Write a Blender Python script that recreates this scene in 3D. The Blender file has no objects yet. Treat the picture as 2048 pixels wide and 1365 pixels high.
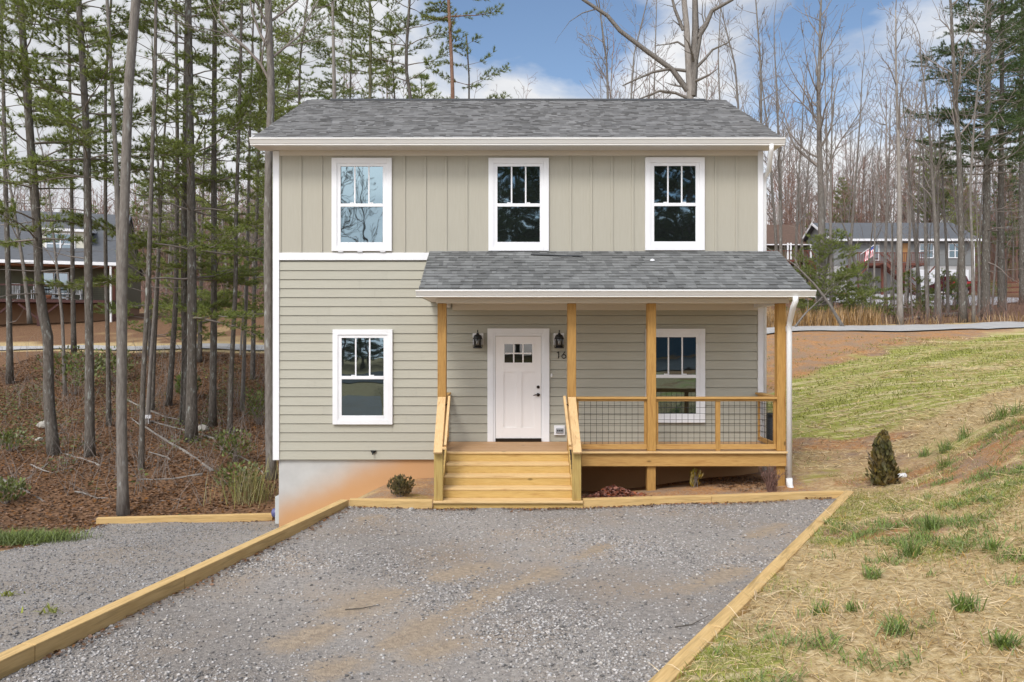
import bpy, math, random
import numpy as np
from mathutils import Vector, Matrix

sc = bpy.context.scene
COL = sc.collection
R = math.radians

# ------------------------------------------------------------------ camera, light, exposure
F, H, CX, CY = 1555.0, 2.72, 1024.0, 682.5          # focal length in photo pixels, camera height
cam = bpy.data.objects.new('camera', bpy.data.cameras.new('camera'))
COL.objects.link(cam)
cam.location = (0, 0, H); cam.rotation_euler = (R(90), 0, 0)
cam.data.sensor_width = 36; cam.data.lens = 36 * F / 2048
cam.data.clip_start = .05; cam.data.clip_end = 2000
sc.camera = cam

SUN_EL, SUN_AZ = 50, 200                             # sun stands behind the camera, a little to its left
world = bpy.data.worlds.new('World'); sc.world = world; world.use_nodes = True
nt = world.node_tree; nt.nodes.clear()
def wn(t, **k):
    n = nt.nodes.new(t)
    for a, b in k.items(): setattr(n, a, b)
    return n
sky = wn('ShaderNodeTexSky', sky_type='NISHITA', sun_disc=False, sun_elevation=R(SUN_EL), sun_rotation=R(SUN_AZ))
sky.air_density = 1.0; sky.dust_density = .3; sky.ozone_density = 1.6
tc = wn('ShaderNodeTexCoord'); mp = wn('ShaderNodeMapping')
mp.inputs['Scale'].default_value = (1, 1, 2.0); mp.inputs['Location'].default_value = (-.857, 1.076, 1.697)
nz = wn('ShaderNodeTexNoise'); nz.inputs['Scale'].default_value = 2.6; nz.inputs['Detail'].default_value = 9; nz.inputs['Roughness'].default_value = .55
nz.inputs['Distortion'].default_value = .3
rp = wn('ShaderNodeValToRGB'); rp.color_ramp.elements[0].position = .37; rp.color_ramp.elements[1].position = .50
nz2 = wn('ShaderNodeTexNoise'); nz2.inputs['Scale'].default_value = 5; nz2.inputs['Detail'].default_value = 6
cr2 = wn('ShaderNodeValToRGB'); cr2.color_ramp.elements[0].color = (4.0, 4.15, 4.45, 1); cr2.color_ramp.elements[1].color = (6.2, 6.25, 6.35, 1)
cr2.color_ramp.elements[0].position = .3; cr2.color_ramp.elements[1].position = .65
mx = wn('ShaderNodeMix', data_type='RGBA')
hs = wn('ShaderNodeHueSaturation'); hs.inputs['Saturation'].default_value = 1.0; hs.inputs['Value'].default_value = .95
bg = wn('ShaderNodeBackground'); bg.inputs['Strength'].default_value = .1
wo = wn('ShaderNodeOutputWorld')
L = nt.links.new
L(tc.outputs['Generated'], mp.inputs['Vector']); L(mp.outputs['Vector'], nz.inputs['Vector']); L(mp.outputs['Vector'], nz2.inputs['Vector'])
sx_ = wn('ShaderNodeSeparateXYZ'); L(tc.outputs['Generated'], sx_.inputs[0])
b1 = wn('ShaderNodeMath', operation='MULTIPLY_ADD'); b1.inputs[1].default_value = -.13; L(sx_.outputs['X'], b1.inputs[0]); L(nz.outputs['Fac'], b1.inputs[2])
b2 = wn('ShaderNodeMath', operation='MULTIPLY_ADD'); b2.inputs[1].default_value = -.22; L(sx_.outputs['Z'], b2.inputs[0]); L(b1.outputs[0], b2.inputs[2])
b3 = wn('ShaderNodeMath', operation='ADD'); b3.inputs[1].default_value = .095; L(b2.outputs[0], b3.inputs[0]); L(b3.outputs[0], rp.inputs['Fac']); L(nz2.outputs['Fac'], cr2.inputs['Fac']); L(sky.outputs['Color'], hs.inputs['Color'])
L(rp.outputs['Color'], mx.inputs['Factor']); L(hs.outputs['Color'], mx.inputs[6]); L(cr2.outputs['Color'], mx.inputs[7])
# thin cloud is brighter round the hidden sun
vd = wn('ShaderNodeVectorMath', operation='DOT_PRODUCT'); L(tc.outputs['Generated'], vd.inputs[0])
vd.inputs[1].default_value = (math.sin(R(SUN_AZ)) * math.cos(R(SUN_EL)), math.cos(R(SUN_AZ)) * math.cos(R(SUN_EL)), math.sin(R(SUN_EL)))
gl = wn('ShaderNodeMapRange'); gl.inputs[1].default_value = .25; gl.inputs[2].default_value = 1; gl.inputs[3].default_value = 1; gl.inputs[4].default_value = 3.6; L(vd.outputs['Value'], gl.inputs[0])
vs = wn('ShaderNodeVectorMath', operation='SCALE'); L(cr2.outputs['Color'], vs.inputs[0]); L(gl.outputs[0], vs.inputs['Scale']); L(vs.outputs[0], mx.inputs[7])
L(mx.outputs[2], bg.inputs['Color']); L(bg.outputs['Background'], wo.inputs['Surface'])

sun = bpy.data.objects.new('sun', bpy.data.lights.new('sun', 'SUN')); COL.objects.link(sun)
sun.data.energy = 1.6; sun.data.angle = R(18); sun.data.color = (1, .96, .9)
az = R(SUN_AZ)
sdir = Vector((math.sin(az) * math.cos(R(SUN_EL)), math.cos(az) * math.cos(R(SUN_EL)), math.sin(R(SUN_EL))))
sun.rotation_euler = (-sdir).to_track_quat('-Z', 'Y').to_euler()
sun.location = (-8, -20, 30)
sc.view_settings.view_transform = 'Standard'; sc.view_settings.look = 'None'
sc.view_settings.exposure = 0.62; sc.view_settings.gamma = 1
sc.render.engine = 'CYCLES'
sc.cycles.use_denoising = True
sc.cycles.max_bounces = 6; sc.cycles.diffuse_bounces = 3; sc.cycles.glossy_bounces = 3; sc.cycles.transparent_max_bounces = 8

# ------------------------------------------------------------------ materials
def M(name, c1, c2=None, scale=5.0, stretch=(1, 1, 1), rough=.75, bump=0.0, bscale=None, island=0.0, spec=.35,
      detail=6.0, c3=None, s3=1.0, lo=.35, hi=.65, lo3=.5, hi3=.62, trans=0.0, metal=0.0, rot=(0, 0, 0), bdist=.02):
    m = bpy.data.materials.new(name); m.use_nodes = True
    t = m.node_tree; n = t.nodes; l = t.links.new
    b = n['Principled BSDF']; b.inputs['Roughness'].default_value = rough
    b.inputs['Specular IOR Level'].default_value = spec; b.inputs['Metallic'].default_value = metal
    c1 = (*c1, 1); b.inputs['Base Color'].default_value = c1
    m.diffuse_color = c1
    tcn = n.new('ShaderNodeTexCoord'); mpn = n.new('ShaderNodeMapping'); mpn.inputs['Scale'].default_value = stretch
    mpn.inputs['Rotation'].default_value = rot
    l(tcn.outputs['Object'], mpn.inputs['Vector'])
    col = None
    def noise(s, d=detail):
        q = n.new('ShaderNodeTexNoise'); q.inputs['Scale'].default_value = s; q.inputs['Detail'].default_value = d
        q.inputs['Roughness'].default_value = .6
        l(mpn.outputs['Vector'], q.inputs['Vector']); return q.outputs['Fac']
    def mrange(s, a, z, o0=0., o1=1.):
        q = n.new('ShaderNodeMapRange'); q.inputs[1].default_value = a; q.inputs[2].default_value = z
        q.inputs[3].default_value = o0; q.inputs[4].default_value = o1
        l(s, q.inputs[0]); return q.outputs[0]
    def mix(f, a, c):
        q = n.new('ShaderNodeMix'); q.data_type = 'RGBA'; l(f, q.inputs[0])
        for v, i in ((a, 6), (c, 7)):
            if isinstance(v, tuple): q.inputs[i].default_value = v
            else: l(v, q.inputs[i])
        return q.outputs[2]
    if c2: col = mix(mrange(noise(scale), lo, hi), c1, (*c2, 1))
    if c3: col = mix(mrange(noise(s3, 4), lo3, hi3), col if col else c1, (*c3, 1))
    if island:
        g = n.new('ShaderNodeNewGeometry')
        q = n.new('ShaderNodeHueSaturation'); q.inputs['Color'].default_value = c1
        if col: l(col, q.inputs['Color'])
        l(mrange(g.outputs['Random Per Island'], 0, 1, 1 - island, 1 + island), q.inputs['Value'])
        w = n.new('ShaderNodeMath'); w.operation = 'MULTIPLY'; w.inputs[1].default_value = 7.31; l(g.outputs['Random Per Island'], w.inputs[0])
        fr = n.new('ShaderNodeMath'); fr.operation = 'FRACT'; l(w.outputs[0], fr.inputs[0])
        l(mrange(fr.outputs[0], 0, 1, 1 - island * .5, 1 + island * .5), q.inputs['Saturation'])
        col = q.outputs['Color']
    if col: l(col, b.inputs['Base Color'])
    if bump:
        bn = n.new('ShaderNodeBump'); bn.inputs['Strength'].default_value = bump; bn.inputs['Distance'].default_value = bdist
        l(noise(bscale or scale * 3), bn.inputs['Height']); l(bn.outputs['Normal'], b.inputs['Normal'])
    if trans:
        tr = n.new('ShaderNodeBsdfTranslucent'); ms = n.new('ShaderNodeMixShader'); ms.inputs[0].default_value = trans
        tr.inputs['Color'].default_value = c1
        if col: l(col, tr.inputs['Color'])
        l(b.outputs[0], ms.inputs[1]); l(tr.outputs[0], ms.inputs[2]); l(ms.outputs[0], n['Material Output'].inputs['Surface'])
    return m

def glass_mat(name, fac, tint=(.8, .92, 1), dark=(.012, .014, .014)):
    m = bpy.data.materials.new(name); m.use_nodes = True
    t = m.node_tree; n = t.nodes; n.clear()
    d = n.new('ShaderNodeBsdfDiffuse'); d.inputs[0].default_value = (*dark, 1)
    g = n.new('ShaderNodeBsdfGlossy'); g.inputs['Color'].default_value = (*tint, 1); g.inputs['Roughness'].default_value = .015
    ms = n.new('ShaderNodeMixShader'); ms.inputs[0].default_value = fac; o = n.new('ShaderNodeOutputMaterial')
    tx = n.new('ShaderNodeTexCoord'); q = n.new('ShaderNodeTexNoise'); q.inputs['Scale'].default_value = 1.3
    bp = n.new('ShaderNodeBump'); bp.inputs['Strength'].default_value = .06; bp.inputs['Distance'].default_value = .05
    l = t.links.new
    l(tx.outputs['Object'], q.inputs['Vector']); l(q.outputs['Fac'], bp.inputs['Height']); l(bp.outputs['Normal'], g.inputs['Normal'])
    l(d.outputs[0], ms.inputs[1]); l(g.outputs[0], ms.inputs[2]); l(ms.outputs[0], o.inputs[0])
    return m

SIDING = M('siding_paint', (.405, .388, .322), (.385, .367, .303), scale=3, stretch=(.6, 4, 14), rough=.6, bump=.16, bscale=9, bdist=.004, island=.035)
BATTEN = M('batten_paint', (.40, .376, .313), (.382, .358, .296), scale=4, stretch=(9, 4, .6), rough=.6, bump=.12, bscale=9, bdist=.004)
WHITE = M('white_trim', (.78, .78, .80), (.74, .74, .76), scale=2, rough=.45)
GUTTER = M('white_aluminium', (.74, .73, .71), (.70, .69, .67), scale=2, stretch=(.3, 1, 1), rough=.35)
SOFFIT = M('soffit_vinyl', (.70, .66, .62), (.66, .62, .58), scale=60, stretch=(1, .02, 1), rough=.6)
FRIEZE = M('frieze_paint', (.62, .57, .50), rough=.6)
DOORP = M('door_paint', (.80, .77, .76), rough=.4)
SHINGLE = M('asphalt_shingle', (.200, .197, .194), (.160, .157, .155), scale=3, rough=.95, island=.25, bump=.5, bscale=90, spec=.15, bdist=.01)
SHINGLE_P = M('asphalt_shingle_porch', (.172, .174, .171), (.136, .137, .135), scale=3, rough=.95, island=.27, bump=.5, bscale=90, spec=.15, bdist=.01)
RIDGE = M('ridge_felt', (.05, .052, .055), rough=.9)
def knots(m, st, dark):
    t = m.node_tree; n = t.nodes; l = t.links.new; b = n['Principled BSDF']; src = b.inputs['Base Color'].links[0].from_socket
    g = n.new('ShaderNodeTexCoord'); mp_ = n.new('ShaderNodeMapping'); mp_.inputs['Scale'].default_value = st; l(g.outputs['Object'], mp_.inputs[0])
    v = n.new('ShaderNodeTexVoronoi'); v.inputs['Scale'].default_value = 2.6; l(mp_.outputs[0], v.inputs['Vector'])
    r = n.new('ShaderNodeMapRange'); r.inputs[1].default_value = .035; r.inputs[2].default_value = .085; r.inputs[3].default_value = .8; r.inputs[4].default_value = 0; l(v.outputs['Distance'], r.inputs[0])
    x = n.new('ShaderNodeMix'); x.data_type = 'RGBA'; l(r.outputs[0], x.inputs[0]); l(src, x.inputs[6]); x.inputs[7].default_value = (*dark, 1); l(x.outputs[2], b.inputs['Base Color']); return m
def wood(name, a, b, st): return knots(wood_(name, a, b, st), tuple(.55 if q <= 1 else 1.3 for q in st), tuple(q * .28 for q in b))
def wood_(name, a, b, st): return M(name, a, b, scale=5, stretch=st, rough=.65, bump=.25, bscale=12, c3=(a[0] * .62, a[1] * .5, a[2] * .4), s3=1.7, lo3=.56, hi3=.72, island=.10, bdist=.005)
CW1, CW2 = (.53, .31, .092), (.43, .232, .062)
WOODX = wood('cedar_x', CW1, CW2, (1, 12, 14)); WOODZ = wood('cedar_z', (.45, .25, .063), (.35, .18, .04), (12, 12, 1))
WOODY = wood('cedar_y', CW1, CW2, (12, 1, 12))
PALE = wood('pine_pale', (.68, .46, .22), (.60, .38, .165), (12, 2, 2))
STEPW = wood('pine_step', (.59, .395, .13), (.50, .315, .088), (1, 9, 12)); TREADW = wood('pine_tread', (.70, .49, .23), (.64, .42, .18), (1, 9, 12))
DECKW = wood('deck_boards', (.44, .27, .14), (.39, .235, .12), (1, 10, 10))
NEWELW = wood('newel_treated', (.46, .33, .10), (.40, .26, .075), (9, 9, .8))
TIMBER = M('landscape_timber', (.65, .44, .185), (.53, .335, .12), scale=5, stretch=(.6, 10, 9), rough=.75, bump=.3, bscale=12, c3=(.36, .235, .085), s3=1.6, lo3=.52, hi3=.68, island=.1, bdist=.006)
knots(TIMBER, (.5, 1.2, 1.2), (.16, .09, .03))
WIRE = M('hog_wire', (.02, .02, .02), rough=.5)
BLACK = M('black_metal', (.012, .012, .013), rough=.35)
BRONZE = M('oil_bronze', (.03, .022, .018), rough=.3, metal=.6)
GREYP = M('grey_plastic', (.28, .29, .31), rough=.5)
PVC = M('pvc_white', (.76, .76, .76), rough=.35)
GLASS = glass_mat('window_glass', .34, (.50, .66, .74))
GLASSD = glass_mat('door_glass', .10, (.9, .85, .8))
GLASSF = glass_mat('far_window_glass', .25)
DARK = M('dark_interior', (.02, .02, .02))
BULBG = M('lantern_glass', (.25, .24, .22), rough=.1, spec=.8)

def foundation_mat():
    m = M('stained_concrete', (.49, .487, .475), (.44, .435, .425), scale=3, rough=.85, bump=.1, bscale=25)
    t = m.node_tree; n = t.nodes; l = t.links.new; b = n['Principled BSDF']
    src = b.inputs['Base Color'].links[0].from_socket
    g = n.new('ShaderNodeNewGeometry'); sp = n.new('ShaderNodeSeparateXYZ'); l(g.outputs['Position'], sp.inputs[0])
    q = n.new('ShaderNodeTexNoise'); q.inputs['Scale'].default_value = 1.2; q.inputs['Detail'].default_value = 5; l(g.outputs['Position'], q.inputs['Vector'])
    def ma(op, a, c):
        k = n.new('ShaderNodeMath'); k.operation = op
        for v, i in ((a, 0), (c, 1)):
            if isinstance(v, (int, float)): k.inputs[i].default_value = v
            else: l(v, k.inputs[i])
        return k.outputs[0]
    # red clay splash: rises along the wall towards the steps
    e = ma('SUBTRACT', ma('ADD', ma('MULTIPLY', ma('ADD', sp.outputs['X'], 4.63), .50), ma('MULTIPLY', q.outputs['Fac'], .50)), ma('ADD', sp.outputs['Z'], .72))
    mr = n.new('ShaderNodeMapRange'); mr.inputs[1].default_value = -.30; mr.inputs[2].default_value = .55; mr.interpolation_type = 'SMOOTHSTEP'; l(e, mr.inputs[0])
    mx = n.new('ShaderNodeMix'); mx.data_type = 'RGBA'; l(mr.outputs[0], mx.inputs[0]); l(src, mx.inputs[6]); mx.inputs[7].default_value = (.50, .285, .14, 1)
    l(mx.outputs[2], b.inputs['Base Color'])
    return m
CONC = foundation_mat()

# ------------------------------------------------------------------ builders
def link(o, parent=None):
    COL.objects.link(o)
    if parent is not None: o.parent = parent
    return o
def tag(o, label=None, cat=None, group=None, kind=None):
    if label: o['label'] = label
    if cat: o['category'] = cat
    if group: o['group'] = group
    if kind: o['kind'] = kind
    return o
def thing(name, label, cat, loc=(0, 0, 0), group=None):
    o = bpy.data.objects.new(name, None); link(o); o.location = loc; o.empty_display_size = .2
    return tag(o, label, cat, group)
def np_mesh(name, V, Fc, mat, loc=(0, 0, 0), parent=None, smooth=False):
    V = np.asarray(V, np.float32).reshape(-1, 3); Fc = np.asarray(Fc, np.int32); k = Fc.shape[1]
    me = bpy.data.meshes.new(name)
    me.vertices.add(len(V)); me.vertices.foreach_set('co', (V - np.asarray(loc, np.float32)).ravel())
    me.loops.add(Fc.size); me.loops.foreach_set('vertex_index', Fc.ravel())
    me.polygons.add(len(Fc)); me.polygons.foreach_set('loop_start', np.arange(0, Fc.size, k, dtype=np.int32))
    if smooth: me.polygons.foreach_set('use_smooth', np.ones(len(Fc), bool))
    me.update(calc_edges=True); me.validate()
    if mat: me.materials.append(mat)
    o = bpy.data.objects.new(name, me); link(o, parent)
    if parent is None: o.location = loc
    return o
class MB:
    def __init__(s): s.v = []; s.f = []
    def add(s, vs, fs):
        b = len(s.v); s.v += [tuple(q) for q in vs]; s.f += [tuple(i + b for i in q) for q in fs]; return s
    def box(s, x0, x1, y0, y1, z0, z1):
        if x0 > x1: x0, x1 = x1, x0
        if y0 > y1: y0, y1 = y1, y0
        if z0 > z1: z0, z1 = z1, z0
        return s.add([(x0, y0, z0), (x1, y0, z0), (x1, y1, z0), (x0, y1, z0), (x0, y0, z1), (x1, y0, z1), (x1, y1, z1), (x0, y1, z1)],
                     [(0, 3, 2, 1), (4, 5, 6, 7), (0, 1, 5, 4), (1, 2, 6, 5), (2, 3, 7, 6), (3, 0, 4, 7)])
    def bar(s, a, b, w, h, up=(0, 0, 1)):
        a, b = Vector(a), Vector(b); d = (b - a).normalized(); u = Vector(up); x = d.cross(u).normalized(); u = x.cross(d)
        vs = [q + x * i * w / 2 + u * j * h / 2 for q in (a, b) for i, j in ((-1, -1), (1, -1), (1, 1), (-1, 1))]
        return s.add(vs, [(0, 1, 2, 3), (7, 6, 5, 4), (0, 4, 5, 1), (1, 5, 6, 2), (2, 6, 7, 3), (3, 7, 4, 0)])
    def prism(s, poly, axis, a, b):
        n = len(poly)
        def pt(q, t): return {'x': (t, q[0], q[1]), 'y': (q[0], t, q[1]), 'z': (q[0], q[1], t)}[axis]
        return s.add([pt(q, a) for q in poly] + [pt(q, b) for q in poly],
                     [tuple(range(n)), tuple(range(2 * n - 1, n - 1, -1))] + [(i, n + i, n + (i + 1) % n, (i + 1) % n) for i in range(n)])
    def tube(s, pts, r, n=8, caps=True):
        pts = [Vector(p) for p in pts]
        if not hasattr(r, '__len__'): r = [r] * len(pts)
        vs = []; ref = None
        for i, p in enumerate(pts):
            d = (pts[min(i + 1, len(pts) - 1)] - pts[max(i - 1, 0)]).normalized()
            if ref is None: ref = d.orthogonal().normalized()
            ref = (ref - d * ref.dot(d)).normalized(); y = d.cross(ref)
            vs += [p + (ref * math.cos(2 * math.pi * k / n) + y * math.sin(2 * math.pi * k / n)) * r[i] for k in range(n)]
        fs = [(i * n + k, i * n + (k + 1) % n, (i + 1) * n + (k + 1) % n, (i + 1) * n + k) for i in range(len(pts) - 1) for k in range(n)]
        if caps: fs += [tuple(range(n - 1, -1, -1)), tuple(range((len(pts) - 1) * n, len(pts) * n))]
        return s.add(vs, fs)
    def lathe(s, prof, c, n=16, axis='z'):
        vs = []
        for r, h in prof:
            for k in range(n):
                a = 2 * math.pi * k / n; q = (r * math.cos(a), r * math.sin(a), h)
                if axis == 'y': q = (q[0], q[2], q[1])
                if axis == 'x': q = (q[2], q[0], q[1])
                vs.append(Vector(c) + Vector(q))
        fs = [(i * n + k, i * n + (k + 1) % n, (i + 1) * n + (k + 1) % n, (i + 1) * n + k) for i in range(len(prof) - 1) for k in range(n)]
        return s.add(vs, fs)
    def build(s, name, mat, parent=None, loc=None, bevel=0.0, smooth=False):
        org = Vector(loc) if loc is not None else (parent_world(parent) if parent is not None else Vector())
        me = bpy.data.meshes.new(name); me.from_pydata([tuple(Vector(q) - org) for q in s.v], [], s.f)
        if smooth: me.polygons.foreach_set('use_smooth', [True] * len(me.polygons))
        me.update(); me.materials.append(mat)
        o = bpy.data.objects.new(name, me); link(o, parent)
        if parent is None: o.location = org
        if bevel:
            b = o.modifiers.new('bevel', 'BEVEL'); b.width = bevel; b.segments = 2; b.limit_method = 'ANGLE'; b.angle_limit = R(40)
        return o
def parent_world(o):
    p = Vector()
    while o is not None: p += Vector(o.location); o = o.parent
    return p
def copy_tree(o, loc, rz=0, scale=1.0, parent=None):
    c = o.copy(); COL.objects.link(c)
    if parent is None: c.location = loc; c.rotation_euler = (0, 0, rz); c.scale = (scale,) * 3
    else: c.parent = parent
    for ch in list(o.children): copy_tree(ch, None, parent=c)
    return c

# ------------------------------------------------------------------ terrain
def P(px, py, D): return Vector(((px - CX) * D / F, D, H - (py - CY) * D / F))
def wx(px, D=15.4): return (px - CX) * D / F
def wz(py, D=15.4): return H - (py - CY) * D / F
class RBF:
    def __init__(s, pts, c=1.2, lam=.02):
        s.p = np.array([q[:2] for q in pts], float); z = np.array([q[2] for q in pts], float); s.c = c
        n = len(z); A = np.zeros((n + 3, n + 3)); A[:n, :n] = s.k(s.p) + lam * np.eye(n)
        A[:n, n] = 1; A[:n, n + 1:] = s.p; A[n:, :n] = A[:n, n:].T
        s.w = np.linalg.solve(A, np.concatenate([z, np.zeros(3)]))
    def k(s, q): return -np.sqrt(((q[:, None, :] - s.p[None]) ** 2).sum(2) + s.c ** 2)
    def __call__(s, x, y):
        q = np.stack([np.ravel(x), np.ravel(y)], 1).astype(float); out = np.empty(len(q))
        for i in range(0, len(q), 20000):
            b = q[i:i + 20000]; out[i:i + 20000] = s.k(b) @ s.w[:-3] + s.w[-3] + b @ s.w[-2:]
        return out.reshape(np.shape(x))
pix = [  # (photo x, photo y, distance): ground points read off the photograph
    # right bank, far face
    (1545, 680, 31), (1600, 668, 32), (1600, 700, 28.5), (1600, 750, 24.5), (1600, 800, 21.5), (1600, 850, 19), (1620, 885, 17.5), (1700, 905, 16.6), (1790, 905, 15.8),
    (1800, 850, 17.8), (1800, 790, 20.3), (1800, 740, 23.5), (1800, 690, 28.5), (1800, 664, 33), (2048, 655, 33.5), (2048, 690, 28.5), (2048, 720, 25), (2048, 770, 20), (1950, 830, 17),
    (1860, 920, 14.6), (1950, 870, 14.6), (2048, 815, 14.8),
    # near right bank
    (2048, 870, 12), (2048, 1000, 9), (1900, 985, 11), (1900, 1150, 7.5), (2048, 1200, 6.3), (1750, 1100, 8.8), (1700, 1200, 7.2), (1560, 1250, 6.5), (1500, 1320, 5.8), (2048, 1365, 4.9), (1700, 1365, 5.3), (1620, 1120, 8.7),
    # right of the house
    (1600, 930, 15.6), (1600, 962, 14.2), (1690, 945, 14.6), (1780, 972, 13.4), (1720, 990, 13.0), (1700, 1030, 11.4), (1850, 960, 12.8), (1650, 1090, 9.5),
    # bed before the house
    (803, 996, 13.5), (850, 992, 14.2), (1225, 996, 13.5), (1450, 976, 14.0), (1300, 986, 13.8), (1560, 978, 14.0), (1530, 945, 15.4), (1200, 985, 15.4),
    # road side and beyond, right
    (1545, 652, 40), (1800, 646, 42), (2048, 640, 42), (1800, 622, 55), (1640, 625, 55), (2048, 615, 55), (1900, 590, 75), (1700, 592, 75), (2060, 585, 76), (1590, 565, 85), (1700, 545, 115), (2000, 560, 115), (1560, 550, 120),
    # lower gravel
    (0, 1290, 6.6), (0, 1200, 8.6), (300, 1150, 10.5), (0, 1115, 12), (300, 1100, 12.4), (500, 1062, 15.0), (192, 1056, 15.6), (545, 1048, 16.2), (330, 1050, 16.1),
    # left woods and lawn
    (100, 1035, 16.6), (246, 1030, 16.9), (420, 1025, 17.2), (0, 960, 19), (250, 960, 19), (500, 960, 19.2), (107, 915, 21.5), (300, 915, 21.5), (500, 915, 21.5), (383, 882, 24), (150, 882, 24), (0, 815, 29), (250, 815, 29), (500, 815, 29),
    (100, 760, 34), (450, 760, 34), (20, 708, 40), (280, 706, 40.5), (530, 704, 41), (0, 694, 44), (300, 688, 45), (520, 684, 45), (0, 652, 54), (235, 646, 54), (400, 662, 52), (450, 606, 84), (200, 612, 80), (540, 604, 84), (300, 585, 120), (0, 600, 110), (540, 580, 120),
]
GP = [tuple(P(*q)) for q in pix]
GP += [(-2.6, 14.6, -.12), (-2.0, 15.2, .0), (-3.0, 15.2, -.35), (-4.9, 14.2, -.85), (-4.6, 15.2, -1.0), (-3.6, 14.6, -.55), (-3.3, 12.6, -.55), (-4.0, 9, -.18), (-4.8, 5, .2), (-5, 2, .5),
       (0, 11.5, -.35), (0, 7, -.2), (3, 11, -.2), (-2, 8, -.25), (2, 7.5, -.05), (0, 3, .1), (4.6, 12.2, .03),
       (0, 18, .2), (0, 23, .6), (5.3, 19, .45), (-4.8, 19, -.8), (-4.8, 22, -.55), (0, 32, 1.4), (0, 42, 2.6), (0, 60, 4.6), (0, 85, 7.0), (0, 125, 12),
       (-5, -8, .9), (5, -8, 1.4), (10, 2, 1.5), (20, 3, 3.0), (-12, 3, .6), (-25, 8, -.3), (-30, 20, -.4), (0, -30, 1.6), (25, -20, 2.5), (-25, -20, 1.0), (26, 12, 3.2), (30, 30, 3.4),
       (70, 40, 6), (-70, 40, 4), (90, 120, 14), (-90, 120, 13), (0, 220, 30), (150, 220, 30), (-150, 220, 30), (60, -40, 3), (-60, -40, 2)]
TER = RBF(GP)
PADR = RBF([(-3.95, 6, .105), (-4.6, 2.5, .17), (-2.66, 12.7, .0), (-1.3, 12.8, -.05), (1.1, 12.85, -.045), (3.3, 13, .0), (5.55, 13.1, .06), (2.75, 8.5, .20), (.9, 5.5, .265), (-1.0, 2.5, .30), (-.8, 6, .14), (0, 9.5, .045), (-.6, -1, .4)], c=2)
LT0, LT1 = Vector((-4.62, 2.5, .317)), Vector((-2.68, 12.75, .117))    # left timber: inner top edge
RT0, RT1 = Vector((-.88, 2.5, .357)), Vector((5.645, 13.2, .168))      # right timber: inner top edge
def lerp2(a, b, y): return a.x + (b.x - a.x) * (y - a.y) / (b.y - a.y)
def front_y(x): return np.interp(x, [-2.7, -1.3, 1.2, 5.7], [12.75, 12.86, 12.9, 13.2])
def in_pad(x, y, m=0.0):
    return (x > lerp2(LT0, LT1, y) + m) & (x < lerp2(RT0, RT1, y) - m) & (y < front_y(x) - m) & (y > -2)
RNG = np.random.default_rng(7)
PHI = RNG.uniform(0, 6.28, (14, 2)); DIRS = RNG.normal(0, 1, (14, 2))
def bumps(x, y, s, n=14):
    o = 0
    for i in range(n): o = o + np.sin((DIRS[i, 0] * x + DIRS[i, 1] * y) * s * (1 + i * .22) + PHI[i, 0]) / (1 + i * .3)
    return o / 4
def zt(x, y):
    x = np.asarray(x, float); y = np.asarray(y, float); z = TER(x, y) + bumps(x, y, 2.2) * .025 + bumps(x, y, .5) * np.clip((np.abs(y) - 17) / 20, 0, 1) * .12
    z = np.where(in_pad(x, y, -.02), np.minimum(z, PADR(x, y) - .07), z)
    edge = (x > lerp2(RT0, RT1, y) - .02) & (x < lerp2(RT0, RT1, y) + .5) & (y < 13.3) & (y > 0)
    te = np.clip((x - lerp2(RT0, RT1, y) - .17) / .9, 0, 1); tgt = RT0.z + (RT1.z - RT0.z) * (y - RT0.y) / (RT1.y - RT0.y) - .018
    edge = (x > lerp2(RT0, RT1, y) + .04) & (te < 1) & (y < 13.3) & (y > 0)
    z = np.where(edge, tgt * (1 - te * te * (3 - 2 * te)) + z * te * te * (3 - 2 * te), z)
    inh = (x > -4.6) & (x < 4.85) & (y > 15.5) & (y < 22.5)
    return np.where(inh, np.minimum(z, .2), z)
def z1(x, y): return float(zt(np.array([x]), np.array([y]))[0])
def hit(px, py, d0=4.0, d1=160.0):
    D = np.concatenate([np.arange(d0, 40, .1), np.arange(40, d1, .4)])
    x = (px - CX) * D / F; z = H - (py - CY) * D / F
    b = np.nonzero(zt(x, D) >= z)[0]
    return float(D[b[0]]) if len(b) else d1

def lines(spans):
    o = []
    for a, b, s in spans: o += list(np.arange(a, b, s))
    return np.array(o + [spans[-1][1]])
GX = lines([(-160, -60, 10), (-60, -24, 2), (-24, -12, .8), (-12, 14, .28), (14, 26, .7), (26, 60, 2), (60, 160, 10)])
GY = lines([(-60, -6, 4), (-6, 3, .8), (3, 24, .28), (24, 46, .6), (46, 100, 1.6), (100, 230, 8)])
XX, YY = np.meshgrid(GX, GY)
ZZ = zt(XX, YY)
def grid_faces(ny, nx):
    i = np.arange(ny * nx).reshape(ny, nx)
    return np.stack([i[:-1, :-1], i[:-1, 1:], i[1:, 1:], i[1:, :-1]], -1).reshape(-1, 4)
def sst(a, b, v): t = np.clip((v - a) / (b - a), 0, 1); return t * t * (3 - 2 * t)

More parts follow.
